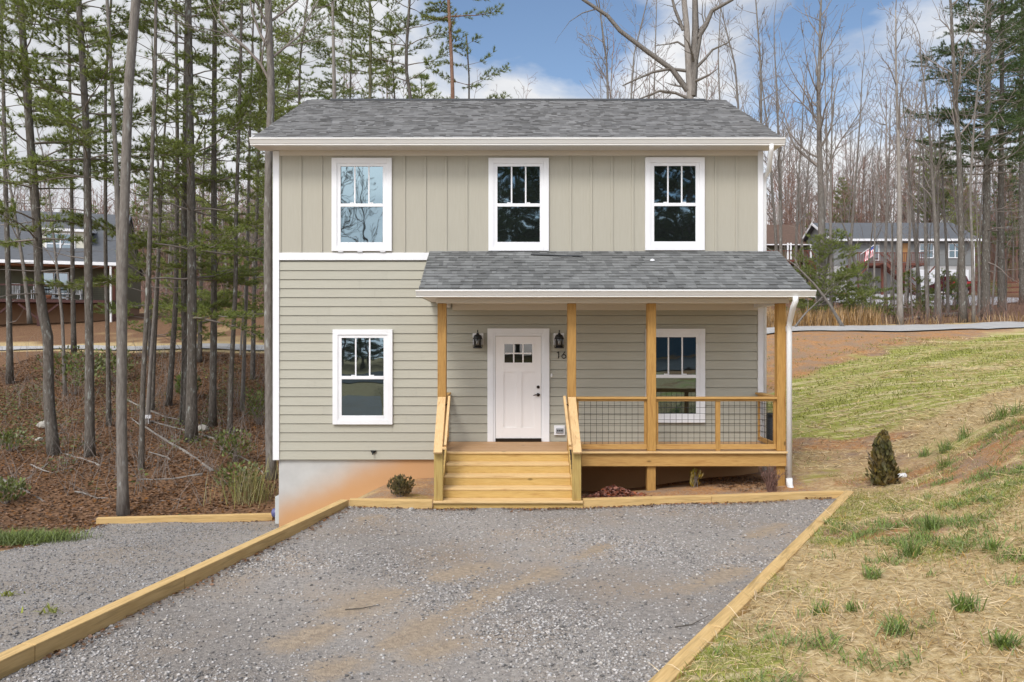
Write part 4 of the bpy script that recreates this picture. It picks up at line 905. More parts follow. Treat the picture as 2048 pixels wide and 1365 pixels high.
def bare_tree(base, pts, r0, label, cat='tree', seed=1, start=.45, limbs=14, llen=4.0, lup=.07, dens=1.0, mat=None, twig=None, group=None, r1=None, maxlev=3, name='bare_tree', extra=(), rmin=.006, angle=(.5, .95)):
    rg = np.random.default_rng(seed); root = thing(name, label, cat, tuple(base), group); pts = [np.asarray(q, float) for q in pts]; r1 = r1 or r0 * .18
    trunk_mesh('trunk', pts, r0, r1, mat or BARK, root, seed=seed)
    segs = []
    for i in range(limbs):
        t = start + (1 - start) * (i + rg.random()) / limbs; p = along(pts, t); d = nrm(along(pts, min(1, t + .03)) - along(pts, max(0, t - .03)))
        ax = nrm(np.cross(d, rg.normal(0, 1, 3))); an = rg.uniform(*angle); rr = (r0 + (r1 - r0) * t) * rg.uniform(.35, .6)
        grow(segs, p, nrm(d * math.cos(an) + ax * math.sin(an)), llen * (1.15 - .75 * (t - start) / (1 - start)) * rg.uniform(.6, 1.1), rr, 1, rg, maxlev, .15, lup, dens, rmin)
    tip = along(pts, 1); grow(segs, tip, nrm(tip - along(pts, .95)), llen * .6, r1, 1, rg, maxlev, .15, .08, dens, rmin)
    for pl, ra, rb in extra:
        for k in range(len(pl) - 1):
            a, b = np.asarray(pl[k]), np.asarray(pl[k + 1]); t0, t1 = k / (len(pl) - 1), (k + 1) / (len(pl) - 1)
            segs.append((*a, *b, ra + (rb - ra) * t0, ra + (rb - ra) * t1))
            for _ in range(rg.poisson(1.1 * dens)):
                ax = nrm(np.cross(b - a, rg.normal(0, 1, 3))); dd = nrm(nrm(b - a) * .6 + ax * .8); grow(segs, a + (b - a) * rg.random(), dd, llen * rg.uniform(.25, .55), (ra + (rb - ra) * t1) * .45, 2, rg, maxlev, .18, .06, dens, rmin)
    big = [s_ for s_ in segs if s_[6] > .02]; fine = [s_ for s_ in segs if s_[6] <= .02]
    V, Fq = frustums(segs, 4); np_mesh('crown', V - np.asarray(base), Fq, twig or TWIG, parent=root, smooth=True)
    return root
def tuft_template(n=7, L_=.17, w=.02, seed=2):
    rg = np.random.default_rng(seed); V = []; Fc = []
    for i in range(n):
        d = nrm(np.array([1.0, rg.normal(0, .62), rg.normal(.18, .45)])); sd = nrm(np.cross(d, rg.normal(0, 1, 3))) * w / 2; l_ = L_ * rg.uniform(.7, 1.1)
        V += [-sd, sd, d * l_]; Fc.append((3 * i, 3 * i + 1, 3 * i + 2))
    return np.array(V), np.array(Fc)
TUFT = tuft_template(13, .17, .017); TUFTB = tuft_template(11, .32, .04, 3)
def dir_mats(D_, rg):
    d = D_ / np.linalg.norm(D_, axis=1, keepdims=True); up = np.array([[0, 0, 1.]]) + rg.normal(0, .25, d.shape)
    y = np.cross(up, d); y /= np.linalg.norm(y, axis=1, keepdims=True); z = np.cross(d, y)
    return np.stack([d, y, z], -1)
def pine(base, pts, r0, label, seed=1, crown=.35, blen=2.6, gap=.55, per=4, needles=None, mat=None, group=None, name='pine_tree', dead=.12, big=False, density=1.0, r1=.03, rise=.12, lower=.6, cat='pine tree'):
    """crown: share of the height where green branches begin; below it a few dead stubs from `dead` up"""
    rg = np.random.default_rng(seed); root = thing(name, label, cat, tuple(base), group); pts = [np.asarray(q, float) for q in pts]
    trunk_mesh('trunk', pts, r0, r1, mat or BARKD, root, seed=seed)
    Ht = sum(np.linalg.norm(b - a) for a, b in zip(pts, pts[1:])); segs = []; tp = []; td = []
    h = dead * Ht
    while h < crown * Ht:
        t = h / Ht; p = along(pts, t)
        for _ in range(rg.integers(1, 3)):
            a = rg.uniform(0, 6.28); d = np.array([math.cos(a), math.sin(a), rg.uniform(-.12, .2)])
            grow(segs, p, nrm(d), rg.uniform(.3, 1.0) * blen * .8, r0 * .16, 2, rg, 3, .14, .0, .35, .005)
        h += gap * rg.uniform(.8, 2.2)
    h = crown * Ht
    while h < Ht * .99:
        t = h / Ht; u = (t - crown) / (1 - crown); p = along(pts, t)
        prof = (lower + (1 - lower) * min(1, u / .25)) * (1 - u) ** .75 + .08
        a0 = rg.uniform(0, 6.28); tier = rg.choice([.25, .55, 1.0, 1.35], p=[.2, .2, .25, .35])
        for k in range(per):
            if rg.random() < .12: continue
            a = a0 + k * 2 * math.pi / per + rg.normal(0, .3); Lb = blen * prof * rg.uniform(.65, 1.15) * (.75 + .3 * tier); d = nrm(np.array([math.cos(a), math.sin(a), rise + .5 * u + rg.normal(0, .1)]))
            n = max(4, int(Lb / .24)); q = p; r = max(.012, r0 * .22 * (1 - .6 * u)); rr = r
            for i in range(n):
                d = nrm(d + rg.normal(0, .09, 3) + np.array([0, 0, -.02 + .05 * i / n])); q2 = q + d * Lb / n; r2 = max(.006, rr * (1 - .8 * (i + 1) / n)); segs.append((*q, *q2, r, r2)); q, r = q2, r2
                fr = (i + 1) / n
                if fr > (.28 if tier > .5 else .6) and rg.random() < min(1, .5 + .6 * tier) * density:
                    for sg in (-1, 1):
                        if rg.random() > .85: continue
                        sd = nrm(d * .75 + sg * np.array([-d[1], d[0], 0]) * rg.uniform(.5, 1) + np.array([0, 0, rg.normal(.05, .08)])); l2 = Lb * .34 * (1.15 - .6 * fr) * rg.uniform(.6, 1.2) + .15
                        segs.append((*q, *(q + sd * l2), .006, .004)); m = max(2, int(l2 / (.072 if not big else .22)))
                        for j in range(m):
                            tp.append(q + sd * l2 * (j + .6) / m + rg.normal(0, .022, 3)); td.append(nrm(sd + rg.normal(0, .35, 3) + np.array([0, 0, .1])))
            tp.append(q); td.append(d)
        h += gap * rg.uniform(.75, 1.3)
    for k in range(6): tp.append(along(pts, 1 - .01 * k)); td.append(nrm(rg.normal(0, .5, 3) + np.array([0, 0, 1])))
    V, Fq = frustums(segs, 4); np_mesh('crown', V - np.asarray(base), Fq, TWIG if mat is None else mat, parent=root, smooth=True)
    tp, td = np.array(tp), np.array(td); o = scatter('needles', *(TUFTB if big else TUFT), tp - np.asarray(base), dir_mats(td, rg), rg.uniform(.8, 1.35, len(tp)), needles or NEEDLE, parent=root)
    return root
def trunk_line(pix_pts, D, extra=6.0, wob=.0):
    """photo points of a trunk from base to frame top, stood at distance D and carried on above the frame"""
    pts = [np.array(P(x, y, D)) for x, y in pix_pts]; d = nrm(pts[-1] - pts[-2])
    if extra: pts += [pts[-1] + d * extra * .5 + np.array([0, .1, 0]), pts[-1] + d * extra]
    pts[0] = pts[0] - np.array([0, 0, .15]); return pts
def base_of(pts): b = pts[0] + np.array([0, 0, .15]); return b
def wpx(w, D): return w * D / F / 2

# --- the named trees of the left wood (trunk points in photo pixels)
def left_pine(pp, w, label, **k):
    D = k.pop('D', None) or hit(*pp[0], d0=16.5); pts = trunk_line(pp, D, k.pop('extra', 6)); return pine(base_of(pts), pts, wpx(w, D), label, **k)
def left_bare(pp, w, label, **k):
    D = k.pop('D', None) or hit(*pp[0], d0=16.5); pts = trunk_line(pp, D, k.pop('extra', 5)); return bare_tree(base_of(pts), pts, wpx(w, D), label, **k)
left_pine([(109, 912), (97, 796), (97, 678), (80, 600), (75, 469), (61, 281), (50, 130), (40, 0)], 21, 'crooked pine with a bent lower trunk, leftmost big tree in the left wood', seed=41, crown=0.33, blen=2.6, gap=.72, per=4, r1=.06, dead=.25, needles=NEEDLE)
left_pine([(180, 914), (179, 700), (177, 563), (174, 281), (164, 100), (157, 0)], 18, 'straight green pine rising before the dormer window of the left house', seed=42, crown=0.42, blen=3.0, gap=.62, per=5, r1=.06, dead=.3)
left_pine([(218, 852), (216, 700), (211, 500), (211, 180), (222, 0)], 9, 'very thin bare-stemmed pine between the straight pine and the thick grey trunk', seed=43, crown=0.85, blen=1.2, per=3, dead=.3, extra=4)
left_bare([(247, 1032), (243, 825), (245, 619), (246, 516), (252, 328), (258, 164), (272, 0)], 20, 'thick smooth grey trunk standing right behind the lone lower timber', seed=44, start=.72, limbs=12, llen=3.2, mat=BARK, r1=.085, extra=7)
left_bare([(243, 925), (240, 700), (238, 470), (230, 281), (220, 90), (214, 0)], 15, 'slimmer grey trunk leaning left out from behind the thick smooth trunk', seed=45, start=.75, limbs=10, llen=2.5, mat=BARK)
left_pine([(282, 942), (286, 766), (294, 620), (300, 469), (305, 300), (310, 150), (312, 0)], 11, 'thin dark pine stem just right of the thick smooth grey trunk', seed=46, crown=0.82, blen=1.4, per=3, dead=.3, extra=4)
left_pine([(337, 813), (345, 707), (352, 600), (355, 300), (352, 0)], 11, 'thin pine stem left of the paired dark pine trunks', seed=48, crown=0.75, blen=1.8, per=4, dead=.35, extra=5)
left_pine([(304, 822), (310, 680), (316, 560), (322, 400), (330, 250)], 8, 'young thin tree with low green boughs behind the thick grey trunk', seed=47, crown=0.35, blen=1.7, gap=.8, per=3, dead=.3, extra=2)
left_pine([(383, 884), (384, 700), (384, 520), (381, 300), (376, 0)], 21, 'tall dark pine, front trunk of the pair with broad green boughs', seed=49, crown=0.2, blen=3.5, gap=.95, per=4, r1=.07, dead=.2, needles=NEEDLE, lower=.95)
left_pine([(372, 850), (370, 640), (368, 516), (370, 300), (374, 0)], 15, 'second trunk of the dark pine pair, close behind the front one', seed=50, crown=0.4, blen=2.4, gap=.9, per=3, r1=.05, dead=.3)
left_pine([(425, 854), (428, 640), (428, 281), (430, 0)], 14, 'straight pine midway between the dark pair and the house corner', seed=51, crown=0.26, blen=2.9, gap=.95, per=4, r1=.05, dead=.25, needles=NEEDLEY)
left_pine([(459, 869), (463, 737), (472, 560), (471, 469), (478, 250), (484, 0)], 10, 'slender pine with pale lichen bark, left of the thinner mottled stem', seed=52, crown=0.6, blen=1.9, per=3, dead=.3, extra=4)
left_bare([(484, 824), (489, 690), (494, 560), (497, 380), (503, 150), (508, 0)], 8, 'thin mottled bare stem nearest the big forked tree by the house corner', seed=53, start=.5, limbs=12, llen=2.2, dens=1.0, maxlev=2)
left_bare([(543, 960), (540, 825), (537, 640), (536, 469), (537, 328), (543, 188), (536, 0)], 19, 'big forked grey hardwood rising past the left corner of the house', seed=54, start=.58, limbs=18, llen=4.2, lup=.16, r1=.07, mat=BARK, dens=1.2)
left_bare([(60, 640), (48, 540), (30, 430), (8, 300)], 8, 'thin dark leaning sapling at the left frame edge before the left house', D=30, seed=55, start=.3, limbs=10, llen=2.4, extra=2, maxlev=2)
left_bare([(130, 780), (125, 640), (110, 500), (95, 350), (70, 240)], 7, 'slim forked sapling right of the crooked pine', D=31, seed=56, start=.35, limbs=12, llen=2.6, extra=2, maxlev=2)
left_pine([(148, 700), (146, 600), (144, 420), (140, 180), (136, 0)], 9, 'thin pine behind the straight green pine, further up the leafy bank', D=36, seed=57, crown=0.42, blen=2.2, gap=.9, per=3, extra=5)
left_pine([(20, 760), (18, 600), (12, 400), (6, 150), (2, 0)], 12, 'green pine at the very left edge of the wood', D=33, seed=58, crown=0.28, blen=2.9, gap=.85, per=4, extra=5)
left_pine([(505, 765), (508, 600), (515, 380), (520, 200), (522, 60)], 9, 'light green bushy pine close left of the house corner, behind the forked hardwood', D=34, seed=59, crown=0.16, blen=2.7, gap=.8, per=4, extra=4, needles=NEEDLEY, lower=.9)
left_pine([(400, 720), (402, 560), (405, 420), (408, 320)], 8, 'small bushy pine with low boughs behind the dark pair', D=38, seed=60, crown=0.12, blen=2.6, gap=.65, per=5, extra=1.5, needles=NEEDLEY, lower=.95)
left_pine([(300, 715), (300, 560), (302, 430)], 8, 'young bushy pine near the left road, right of the thick grey trunk', D=39.5, seed=61, crown=0.12, blen=2.4, gap=.7, per=4, extra=2.5, lower=.9)

# --- trees behind the roof
def roof_tree(pp, w, D, kind, label, **k):
    x0 = (pp[0][0] - CX) * D / F; zb = z1(x0, D); pts = [np.array([x0, D, zb - .15])] + [np.array(P(x, y, D)) for x, y in pp]
    d = nrm(pts[-1] - pts[-2]); ex = k.pop('extra', 4); pts += [pts[-1] + d * ex]
    return (pine if kind == 'p' else bare_tree)(base_of(pts), pts, wpx(w, D) * 1.15, label, **k)
roof_tree([(669, 200), (667, 100), (665, 0)], 13, 32, 'b', 'grey straight trunk rising behind the left end of the roof ridge', seed=70, start=.8, limbs=10, llen=3.4, mat=BARKL)
roof_tree([(740, 200), (741, 80), (739, 0)], 10, 34, 'p', 'mossy green trunk behind the roof, second from the left', seed=71, crown=.62, blen=2.8, gap=.7, per=3, mat=BARKM, dead=.5, extra=5)
roof_tree([(822, 198), (815, 175), (811, 120), (817, 40), (819, 0)], 11, 31, 'p', 'kinked pine trunk behind the roof, left of the reddish trunk', seed=72, crown=.60, blen=3.0, gap=.8, per=3, dead=.5, extra=5)
roof_tree([(906, 200), (902, 100), (897, 0)], 13, 30, 'p', 'reddish pine trunk with long dead limbs behind the middle of the roof', seed=73, crown=.72, blen=3.2, gap=.9, per=3, mat=BARKR, dead=.5, extra=5)
roof_tree([(938, 200), (938, 150), (936, 120)], 6, 33, 'p', 'small sparse green top just right of the reddish pine trunk', seed=74, crown=.80, blen=1.8, gap=.8, per=3, dead=.7, extra=1)
roof_tree([(598, 210), (600, 120), (610, 40)], 8, 40, 'p', 'green pine crown above the left slope of the roof', seed=75, crown=.5, blen=3.4, gap=.6, per=5, extra=3)
roof_tree([(790, 200), (788, 170)], 6, 36, 'p', 'low pine top just showing above the ridge, between mossy and kinked trunks', seed=76, crown=.6, blen=2.4, gap=.7, per=4, extra=2)
roof_tree([(700, 200), (702, 120), (705, 60)], 7, 42, 'p', 'thin pine between the grey trunk and the mossy trunk', seed=77, crown=.6, blen=2.8, gap=.8, per=4, extra=3)
D = 33; q = lambda *pp: [np.array(P(x, y, D)) for x, y in pp]
x0 = (1381 - CX) * D / F
roof_tree([(1381, 198), (1377, 130), (1374, 60), (1368, 0)], 20, D, 'b', 'massive double-stemmed grey oak with a long limb reaching left', seed=80, start=.9, limbs=5, llen=3.5, mat=BARKL, twig=BARKL, r1=.10, extra=4, dens=.8, maxlev=3,
          extra_=None) if False else bare_tree(base_of([np.array([x0, D, z1(x0, D) - .15])]), [np.array([x0, D, z1(x0, D) - .15])] + q((1381, 198), (1377, 130), (1374, 60), (1368, 0)) + [np.array(P(1360, -120, D))], wpx(22, D), 'massive double-stemmed grey oak with a long limb reaching left', seed=80, start=.93, limbs=5, llen=3.5, mat=BARKL, twig=BARK, r1=.10, dens=.75,
          extra=[(q((1384, 190), (1388, 130), (1391, 60), (1390, 0), (1394, -110)), .21, .09), (q((1374, 180), (1345, 140), (1290, 100), (1240, 62), (1215, 32), (1167, 0), (1120, -40)), .13, .06),
                 (q((1396, 75), (1412, 50), (1424, 22), (1464, 0), (1510, -40)), .12, .05), (q((1390, 130), (1402, 60), (1414, 45)), .11, .08), (q((1380, 143), (1340, 138), (1305, 145), (1270, 160), (1245, 172)), .08, .03), (q((1378, 198), (1350, 186), (1320, 182), (1295, 192), (1275, 200)), .07, .03),
                 (q((1388, 140), (1410, 118), (1425, 100), (1455, 86), (1465, 75)), .07, .02), (q((1366, 60), (1350, 20), (1345, 0), (1335, -50)), .08, .04), (q((1372, 95), (1355, 84), (1340, 88), (1310, 92)), .05, .02)])
for pp, w, D, label, sd in (([(1216, 200), (1214, 130), (1205, 60)], 9, 44, 'bare branching tree left of the massive oak, above the roof', 81), ([(1262, 200), (1268, 110), (1285, 40)], 7, 48, 'slim bare tree close left of the oak, with a leaning top', 82),
                            ([(1308, 200), (1310, 120), (1312, 50)], 6, 52, 'thin upright bare tree behind the long oak limb', 83), ([(1440, 205), (1436, 120), (1440, 40)], 6, 46, 'thin bare tree just right of the massive oak', 84),
                            ([(1478, 230), (1470, 130), (1455, 70)], 8, 50, 'bare tree above the right end of the roof ridge', 85), ([(1522, 240), (1522, 140), (1516, 60)], 9, 47, 'bare vase-shaped tree above the right roof slope', 86)):
    roof_tree(pp, w, D, 'b', label, seed=sd, start=.5, limbs=16, llen=3.6, lup=.14, extra=3, dens=1.1, rmin=.009)

# --- trees of the right side, beyond the road
def right_bare(pp, w, label, **k):
    D = k.pop('D', None) or hit(*pp[0], d0=34); pts = trunk_line(pp, D, k.pop('extra', 3)); return bare_tree(base_of(pts), pts, wpx(w, D), label, **k)
def right_pine(pp, w, label, **k):
    D = k.pop('D', None) or hit(*pp[0], d0=34); pts = trunk_line(pp, D, k.pop('extra', 5)); return pine(base_of(pts), pts, wpx(w, D), label, **k)
right_bare([(1645, 647), (1645, 560), (1643, 420), (1639, 300), (1637, 180), (1640, 90)], 18, 'tall grey many-limbed bare tree behind the young green pine', seed=90, start=.42, limbs=20, llen=5.0, lup=.16, mat=BARK, dens=1.1, rmin=.009)
right_bare([(1733, 636), (1720, 560), (1700, 490), (1687, 450)], 12, 'leaning broken trunk over the young green pine', seed=91, start=.6, limbs=3, llen=1.5, extra=.5, maxlev=2)
right_bare([(1800, 650), (1799, 540), (1799, 410), (1796, 256)], 13, 'pale mottled bare tree forking high before the grey house porch', seed=92, start=.5, limbs=18, llen=4.2, lup=.18, mat=BARKL, dens=1.1, rmin=.009, extra=6)
right_bare([(1926, 646), (1922, 460), (1918, 307), (1907, 128), (1902, 20)], 14, 'tall dark bare tree before the right window of the grey house', seed=93, start=.4, limbs=18, llen=4.5, lup=.14, mat=BARKD, rmin=.009, extra=5)
right_pine([(1970, 640), (1972, 500), (1974, 330), (1976, 150), (1978, 0)], 17, 'tall dark green pine just right of the grey house corner', seed=94, crown=.36, blen=4.2, gap=.55, per=5, needles=NEEDLED, r1=.08, lower=.6)
right_pine([(2003, 634), (2001, 470), (2002, 300), (2004, 120), (2005, 0)], 13, 'dark pine nearest to the right frame edge but one', seed=95, crown=.45, blen=3.4, gap=.6, per=4, needles=NEEDLED, r1=.07)
right_pine([(2046, 610), (2043, 430), (2042, 250), (2044, 60), (2045, 0)], 12, 'dark pine cut by the right frame edge', seed=96, crown=.42, blen=3.8, gap=.6, per=5, needles=NEEDLED, r1=.07)
right_bare([(1879, 645), (1876, 560), (1870, 440), (1862, 300), (1850, 180)], 10, 'slim bare tree before the garage of the grey house', seed=97, start=.4, limbs=16, llen=3.8, lup=.15, rmin=.009)
right_bare([(1856, 642), (1852, 540), (1850, 420), (1846, 300)], 8, 'thin bare tree right of the deck stairs of the grey house', seed=98, start=.4, limbs=14, llen=3.2, lup=.15, rmin=.009)
right_bare([(1835, 625), (1834, 520), (1836, 400), (1842, 260)], 6, 'very thin bare tree before the red-brown deck', seed=99, start=.4, limbs=14, llen=3.0, rmin=.009)
right_bare([(1772, 620), (1770, 520), (1776, 380), (1780, 270)], 7, 'thin bare tree before the flag end of the deck', seed=100, start=.4, limbs=14, llen=3.0, rmin=.009)
right_bare([(1693, 640), (1697, 560), (1706, 430), (1716, 300), (1722, 210)], 7, 'slim bare tree rising right of the leaning broken trunk', seed=101, start=.4, limbs=16, llen=3.8, lup=.15, rmin=.009)
right_bare([(1664, 650), (1662, 560), (1661, 420), (1664, 250)], 8, 'slim upright bare tree close right of the tall many-limbed tree', seed=102, start=.45, limbs=14, llen=3.4, lup=.16, rmin=.009)
right_bare([(1564, 640), (1562, 520), (1560, 380), (1556, 250), (1552, 150)], 9, 'bare tree beside the upper right corner of the house', seed=103, start=.4, limbs=18, llen=4.0, lup=.15, rmin=.009)
right_bare([(1590, 640), (1592, 500), (1596, 380), (1604, 260)], 7, 'thin bare tree before the brown-roofed house', seed=104, start=.35, limbs=16, llen=3.6, lup=.15, rmin=.009)
right_bare([(1688, 652), (1660, 610), (1630, 570), (1590, 530), (1550, 505)], 7, 'long dead leaning stem crossing low from the young pine to the porch roof', D=36, seed=105, start=.5, limbs=4, llen=1.2, extra=.5, maxlev=2)
right_bare([(1582, 658), (1610, 628), (1650, 590)], 5, 'short bare leaning stem by the dry grass at the road', D=37, seed=106, start=.3, limbs=5, llen=1.5, extra=.4, maxlev=2)
right_bare([(1948, 646), (1945, 520), (1940, 380), (1950, 220), (1962, 120)], 7, 'slender bare tree between the dark bare tree and the tall green pine', seed=107, start=.4, limbs=15, llen=3.6, rmin=.009)
right_pine([(1648, 640), (1650, 560), (1660, 500), (1665, 478)], 7, 'bushy bright young pine in front of the grey house gable', D=41, seed=110, crown=.04, blen=2.5, gap=.3, per=6, extra=.4, dead=.03, needles=NEEDLE, lower=.9, name='young_pine')
right_pine([(1815, 645), (1816, 600), (1818, 560)], 4, 'small loose young pine under the deck, before the concrete driveway', D=48, seed=111, crown=.1, blen=1.7, gap=.35, per=4, extra=.4, needles=NEEDLE, name='young_pine')
right_pine([(1885, 640), (1886, 600), (1888, 565)], 4, 'small young pine before the garage door', D=50, seed=112, crown=.15, blen=1.9, gap=.35, per=4, extra=.5, needles=NEEDLE, name='young_pine')
right_pine([(1740, 645), (1741, 600), (1742, 570)], 4, 'low spreading young pine right of the leaning trunk foot', D=44, seed=113, crown=.1, blen=1.6, gap=.35, per=4, extra=.4, needles=NEEDLE, name='young_pine')

# --- woods further off: a few kinds, copied
def straight(h, rg, lean=.03, n=6):
    pts = [np.zeros(3)]; d = nrm(np.array([rg.normal(0, lean), rg.normal(0, lean), 1]))
    for i in range(n): d = nrm(d + rg.normal(0, .03, 3)); pts.append(pts[-1] + d * h / n)
    pts[0] = pts[0] - np.array([0, 0, .4]); return pts
rg = np.random.default_rng(77)
ZONE = {'lb': ('slim bare grey tree in the woods beyond the left lawn', 'bare trees beyond the left lawn', 'tree'), 'lp': ('green pine in the woods beyond the left lawn', 'pines beyond the left lawn', 'pine tree'),
        'rb': ('bare grey tree in the woods behind the houses on the right', 'bare trees behind the right houses', 'tree'), 'rp': ('dark pine in the woods behind the houses on the right', 'pines behind the right houses', 'pine tree'),
        'rn': ('slim bare roadside tree among the thin trunks before the right houses', 'thin bare trees along the right road', 'tree'), 'cb': ('bare grey tree of the distant row behind the beige house roof', 'bare trees behind the roof', 'tree'),
        'cp': ('green pine of the distant row behind the beige house roof', 'pines behind the roof', 'pine tree'), 'ln': ('thin pole-like bare stem on the leafy bank of the left wood', 'thin stems on the left bank', 'tree'),
        'bp': ('dark pine across the road behind the viewer, mirrored in the windows', 'pines mirrored in the windows', 'pine tree'), 'bb': ('bare tree across the road behind the viewer, mirrored in the windows', 'bare trees mirrored in the windows', 'tree')}
bproto = []
for i in range(7):
    h = [17, 20, 15, 19, 22, 16, 18][i]
    bproto.append(bare_tree((0, 0, 0), straight(h, rg), [.15, .17, .12, .14, .2, .11, .16][i], 'tmp', seed=200 + i, start=[.35, .45, .3, .4, .4, .3, .5][i], limbs=18, llen=h * .24, lup=.15, dens=1.1, mat=[BARK, BARKL, BARKD][i % 3], twig=[TWIG, TWIGR, TWIG][i % 3], rmin=.013))
pproto = []
for i in range(4):
    h = [19, 16, 21, 13][i]
    pproto.append(pine((0, 0, 0), straight(h, rg), [.17, .14, .2, .12][i], 'tmp', seed=220 + i, crown=[.38, .3, .5, .12][i], blen=[3.2, 2.9, 3.4, 2.6][i], gap=.62, per=5, needles=[NEEDLE, NEEDLED, NEEDLE, NEEDLEY][i], big=True))
thin = []
for i in range(3):
    h = [11, 8.5, 13][i]; thin.append(bare_tree((0, 0, 0), straight(h, rg, .06), [.06, .045, .075][i], 'tmp', seed=240 + i, start=.35, limbs=12, llen=2.4, lup=.12, maxlev=2, mat=[BARK, BARKD, BARKL][i], rmin=.007))
used = set(); spots = []
def plant(protos, x, y, zone, s=1.0):
    o = protos[rg.integers(len(protos))]; loc = (x, y, z1(x, y) - .05); rz = rg.uniform(0, 6.28)
    if o.name not in used: used.add(o.name); o.location = loc; o.rotation_euler = (0, 0, rz); o.scale = (s,) * 3; c = o
    else: c = copy_tree(o, loc, rz, s)
    lab, grp, cat = ZONE[zone]; tag(c, lab, cat, grp); spots.append((x, y)); return c
def wood_zone(n, protos, zone, px0, px1, d0, d1, s0, s1, mind=1.2):
    k = 0; tries = 0
    while k < n and tries < n * 30:
        tries += 1; D = rg.uniform(d0, d1); px = rg.uniform(px0, px1); x = (px - CX) * D / F
        if any((x - a) ** 2 + (D - b) ** 2 < mind ** 2 for a, b in spots): continue
        if 76 < D < 88 and 1580 < px < 1960: continue
        plant(protos, x, D, zone, rg.uniform(s0, s1)); k += 1
wood_zone(30, bproto, 'lb', 215, 560, 84, 125, .6, .95); wood_zone(8, bproto, 'lb', -60, 215, 75, 115, .6, .9)
wood_zone(9, pproto, 'lp', 250, 580, 86, 125, .6, .85); wood_zone(2, pproto, 'lp', -60, 215, 80, 110, .6, .8)
wood_zone(46, bproto, 'rb', 1540, 2110, 92, 135, .8, 1.15); wood_zone(14, pproto, 'rp', 1850, 2110, 90, 130, .8, 1.05); wood_zone(5, pproto, 'rp', 1545, 1850, 100, 130, .5, .75)
wood_zone(14, bproto, 'rb', 2110, 2500, 60, 110, .8, 1.1); wood_zone(12, bproto, 'lb', -420, -60, 60, 110, .7, 1.0)
wood_zone(22, thin, 'rn', 1560, 2070, 42, 54, .8, 1.25, .8); wood_zone(7, bproto, 'rn', 1545, 2070, 44, 60, .55, .8, .8)
wood_zone(22, bproto, 'cb', 960, 1560, 55, 85, .85, 1.12); wood_zone(8, bproto, 'cb', 560, 960, 50, 80, .85, 1.1); wood_zone(7, pproto, 'cp', 540, 850, 45, 75, .7, .95)
wood_zone(4, thin, 'ln', 0, 535, 26, 40, .6, 1.1, .7)
mir = pine((-1.2, -24, z1(-1.2, -24)), [np.array([0, 0, -.3]) + np.array([-1.2, -24, z1(-1.2, -24)]), np.array([-1.2, -24, z1(-1.2, -24) + 19])], .2, 'tmp', seed=231, crown=.12, blen=3.6, gap=.5, per=6, needles=NEEDLED, big=True, density=1.0, lower=.9)
tag(mir, ZONE['bp'][0], ZONE['bp'][2], ZONE['bp'][1])
for x, y, s_ in ((2.2, -25, .95), (5.6, -24, 1.05), (9.2, -25, .9), (12.5, -24, 1.0), (16, -26, 1.05), (0.5, -30, 1.1), (4, -31, 1.15), (8, -30, 1.15), (11, -31, 1.1), (14.5, -31, 1.15), (-4.5, -29, 1.0)):
    tag(copy_tree(mir, (x, y, z1(x, y) - .1), x * 2.1, s_), ZONE['bp'][0], ZONE['bp'][2], ZONE['bp'][1])
for x, y in ((-9, -17), (-12.5, -16), (-6, -16.5), (-16, -17), (-11, -20), (-7.5, -20)):
    tag(copy_tree(mir, (x, y, z1(x, y) - .1), x * 1.7, .36 + .03 * math.sin(x)), 'low young pine across the road behind the viewer, mirrored in the lower window', 'pine tree', 'young pines mirrored in the windows')
for x, y, s_ in ((-9.5, -18, .8), (-14, -30, 1.0), (-20, -26, .9)): plant(bproto, x, y, 'bb', s_)

# far woods: one mass of countless stems and twigs
segs = []
for i in range(1100):
    side = rg.random(); D = rg.uniform(100, 160); px = rg.uniform(180, 580) if side < .28 else (rg.uniform(1530, 2130) if side < .60 else (rg.uniform(-600, 180) if side < .8 else rg.uniform(2100, 2700))); x = (px - CX) * D / F; z = z1(x, D); h = rg.uniform(9, 17); r = rg.uniform(.06, .13)
    p = np.array([x, D, z - .3]); d = nrm(np.array([rg.normal(0, .05), rg.normal(0, .05), 1])); segs.append((*p, *(p + d * h), r, r * .3))
    for j in range(26): t = rg.uniform(.15, 1); a = rg.uniform(0, 6.28); e = nrm(np.array([math.cos(a), math.sin(a), rg.uniform(.5, 1.6)])); q0 = p + d * h * t; l_ = rg.uniform(1.2, 4) * (1.2 - t * .6); segs.append((*q0, *(q0 + e * l_), r * .4, .012))
V, Fq = frustums(segs, 3); tag(np_mesh('distant_woods', V, Fq, TWIGR), kind='stuff')
# undergrowth of thin twigs
def brush(name, n, px0, px1, d0, d1, h0, h1, mat, seed, r=.008):
    g = np.random.default_rng(seed); segs = []
    for i in range(n):
        D = g.uniform(d0, d1); x = (g.uniform(px0, px1) - CX) * D / F; z = z1(x, D)
        for j in range(g.integers(2, 6)):
            p = np.array([x + g.normal(0, .12), D + g.normal(0, .12), z - .03]); d = nrm(np.array([g.normal(0, .4), g.normal(0, .4), 1])); l_ = g.uniform(h0, h1)
            for k in range(3): d = nrm(d + g.normal(0, .22, 3)); q_ = p + d * l_ / 3; segs.append((*p, *q_, r * (1 - k * .25), r * (.75 - k * .25))); p = q_
    V, Fq = frustums(segs, 3); return tag(np_mesh(name, V, Fq, mat), kind='stuff')
brush('undergrowth', 320, -20, 540, 17.5, 40, .4, 1.5, TWIG, 301)
brush('undergrowth', 500, 240, 560, 78, 110, 1.5, 4, TWIGR, 302, .025)
brush('undergrowth', 420, 1545, 2080, 39, 56, .5, 1.8, TWIGR, 303, .012)
brush('undergrowth', 500, 1540, 2100, 84, 120, 1.5, 4.5, TWIGR, 304, .03)
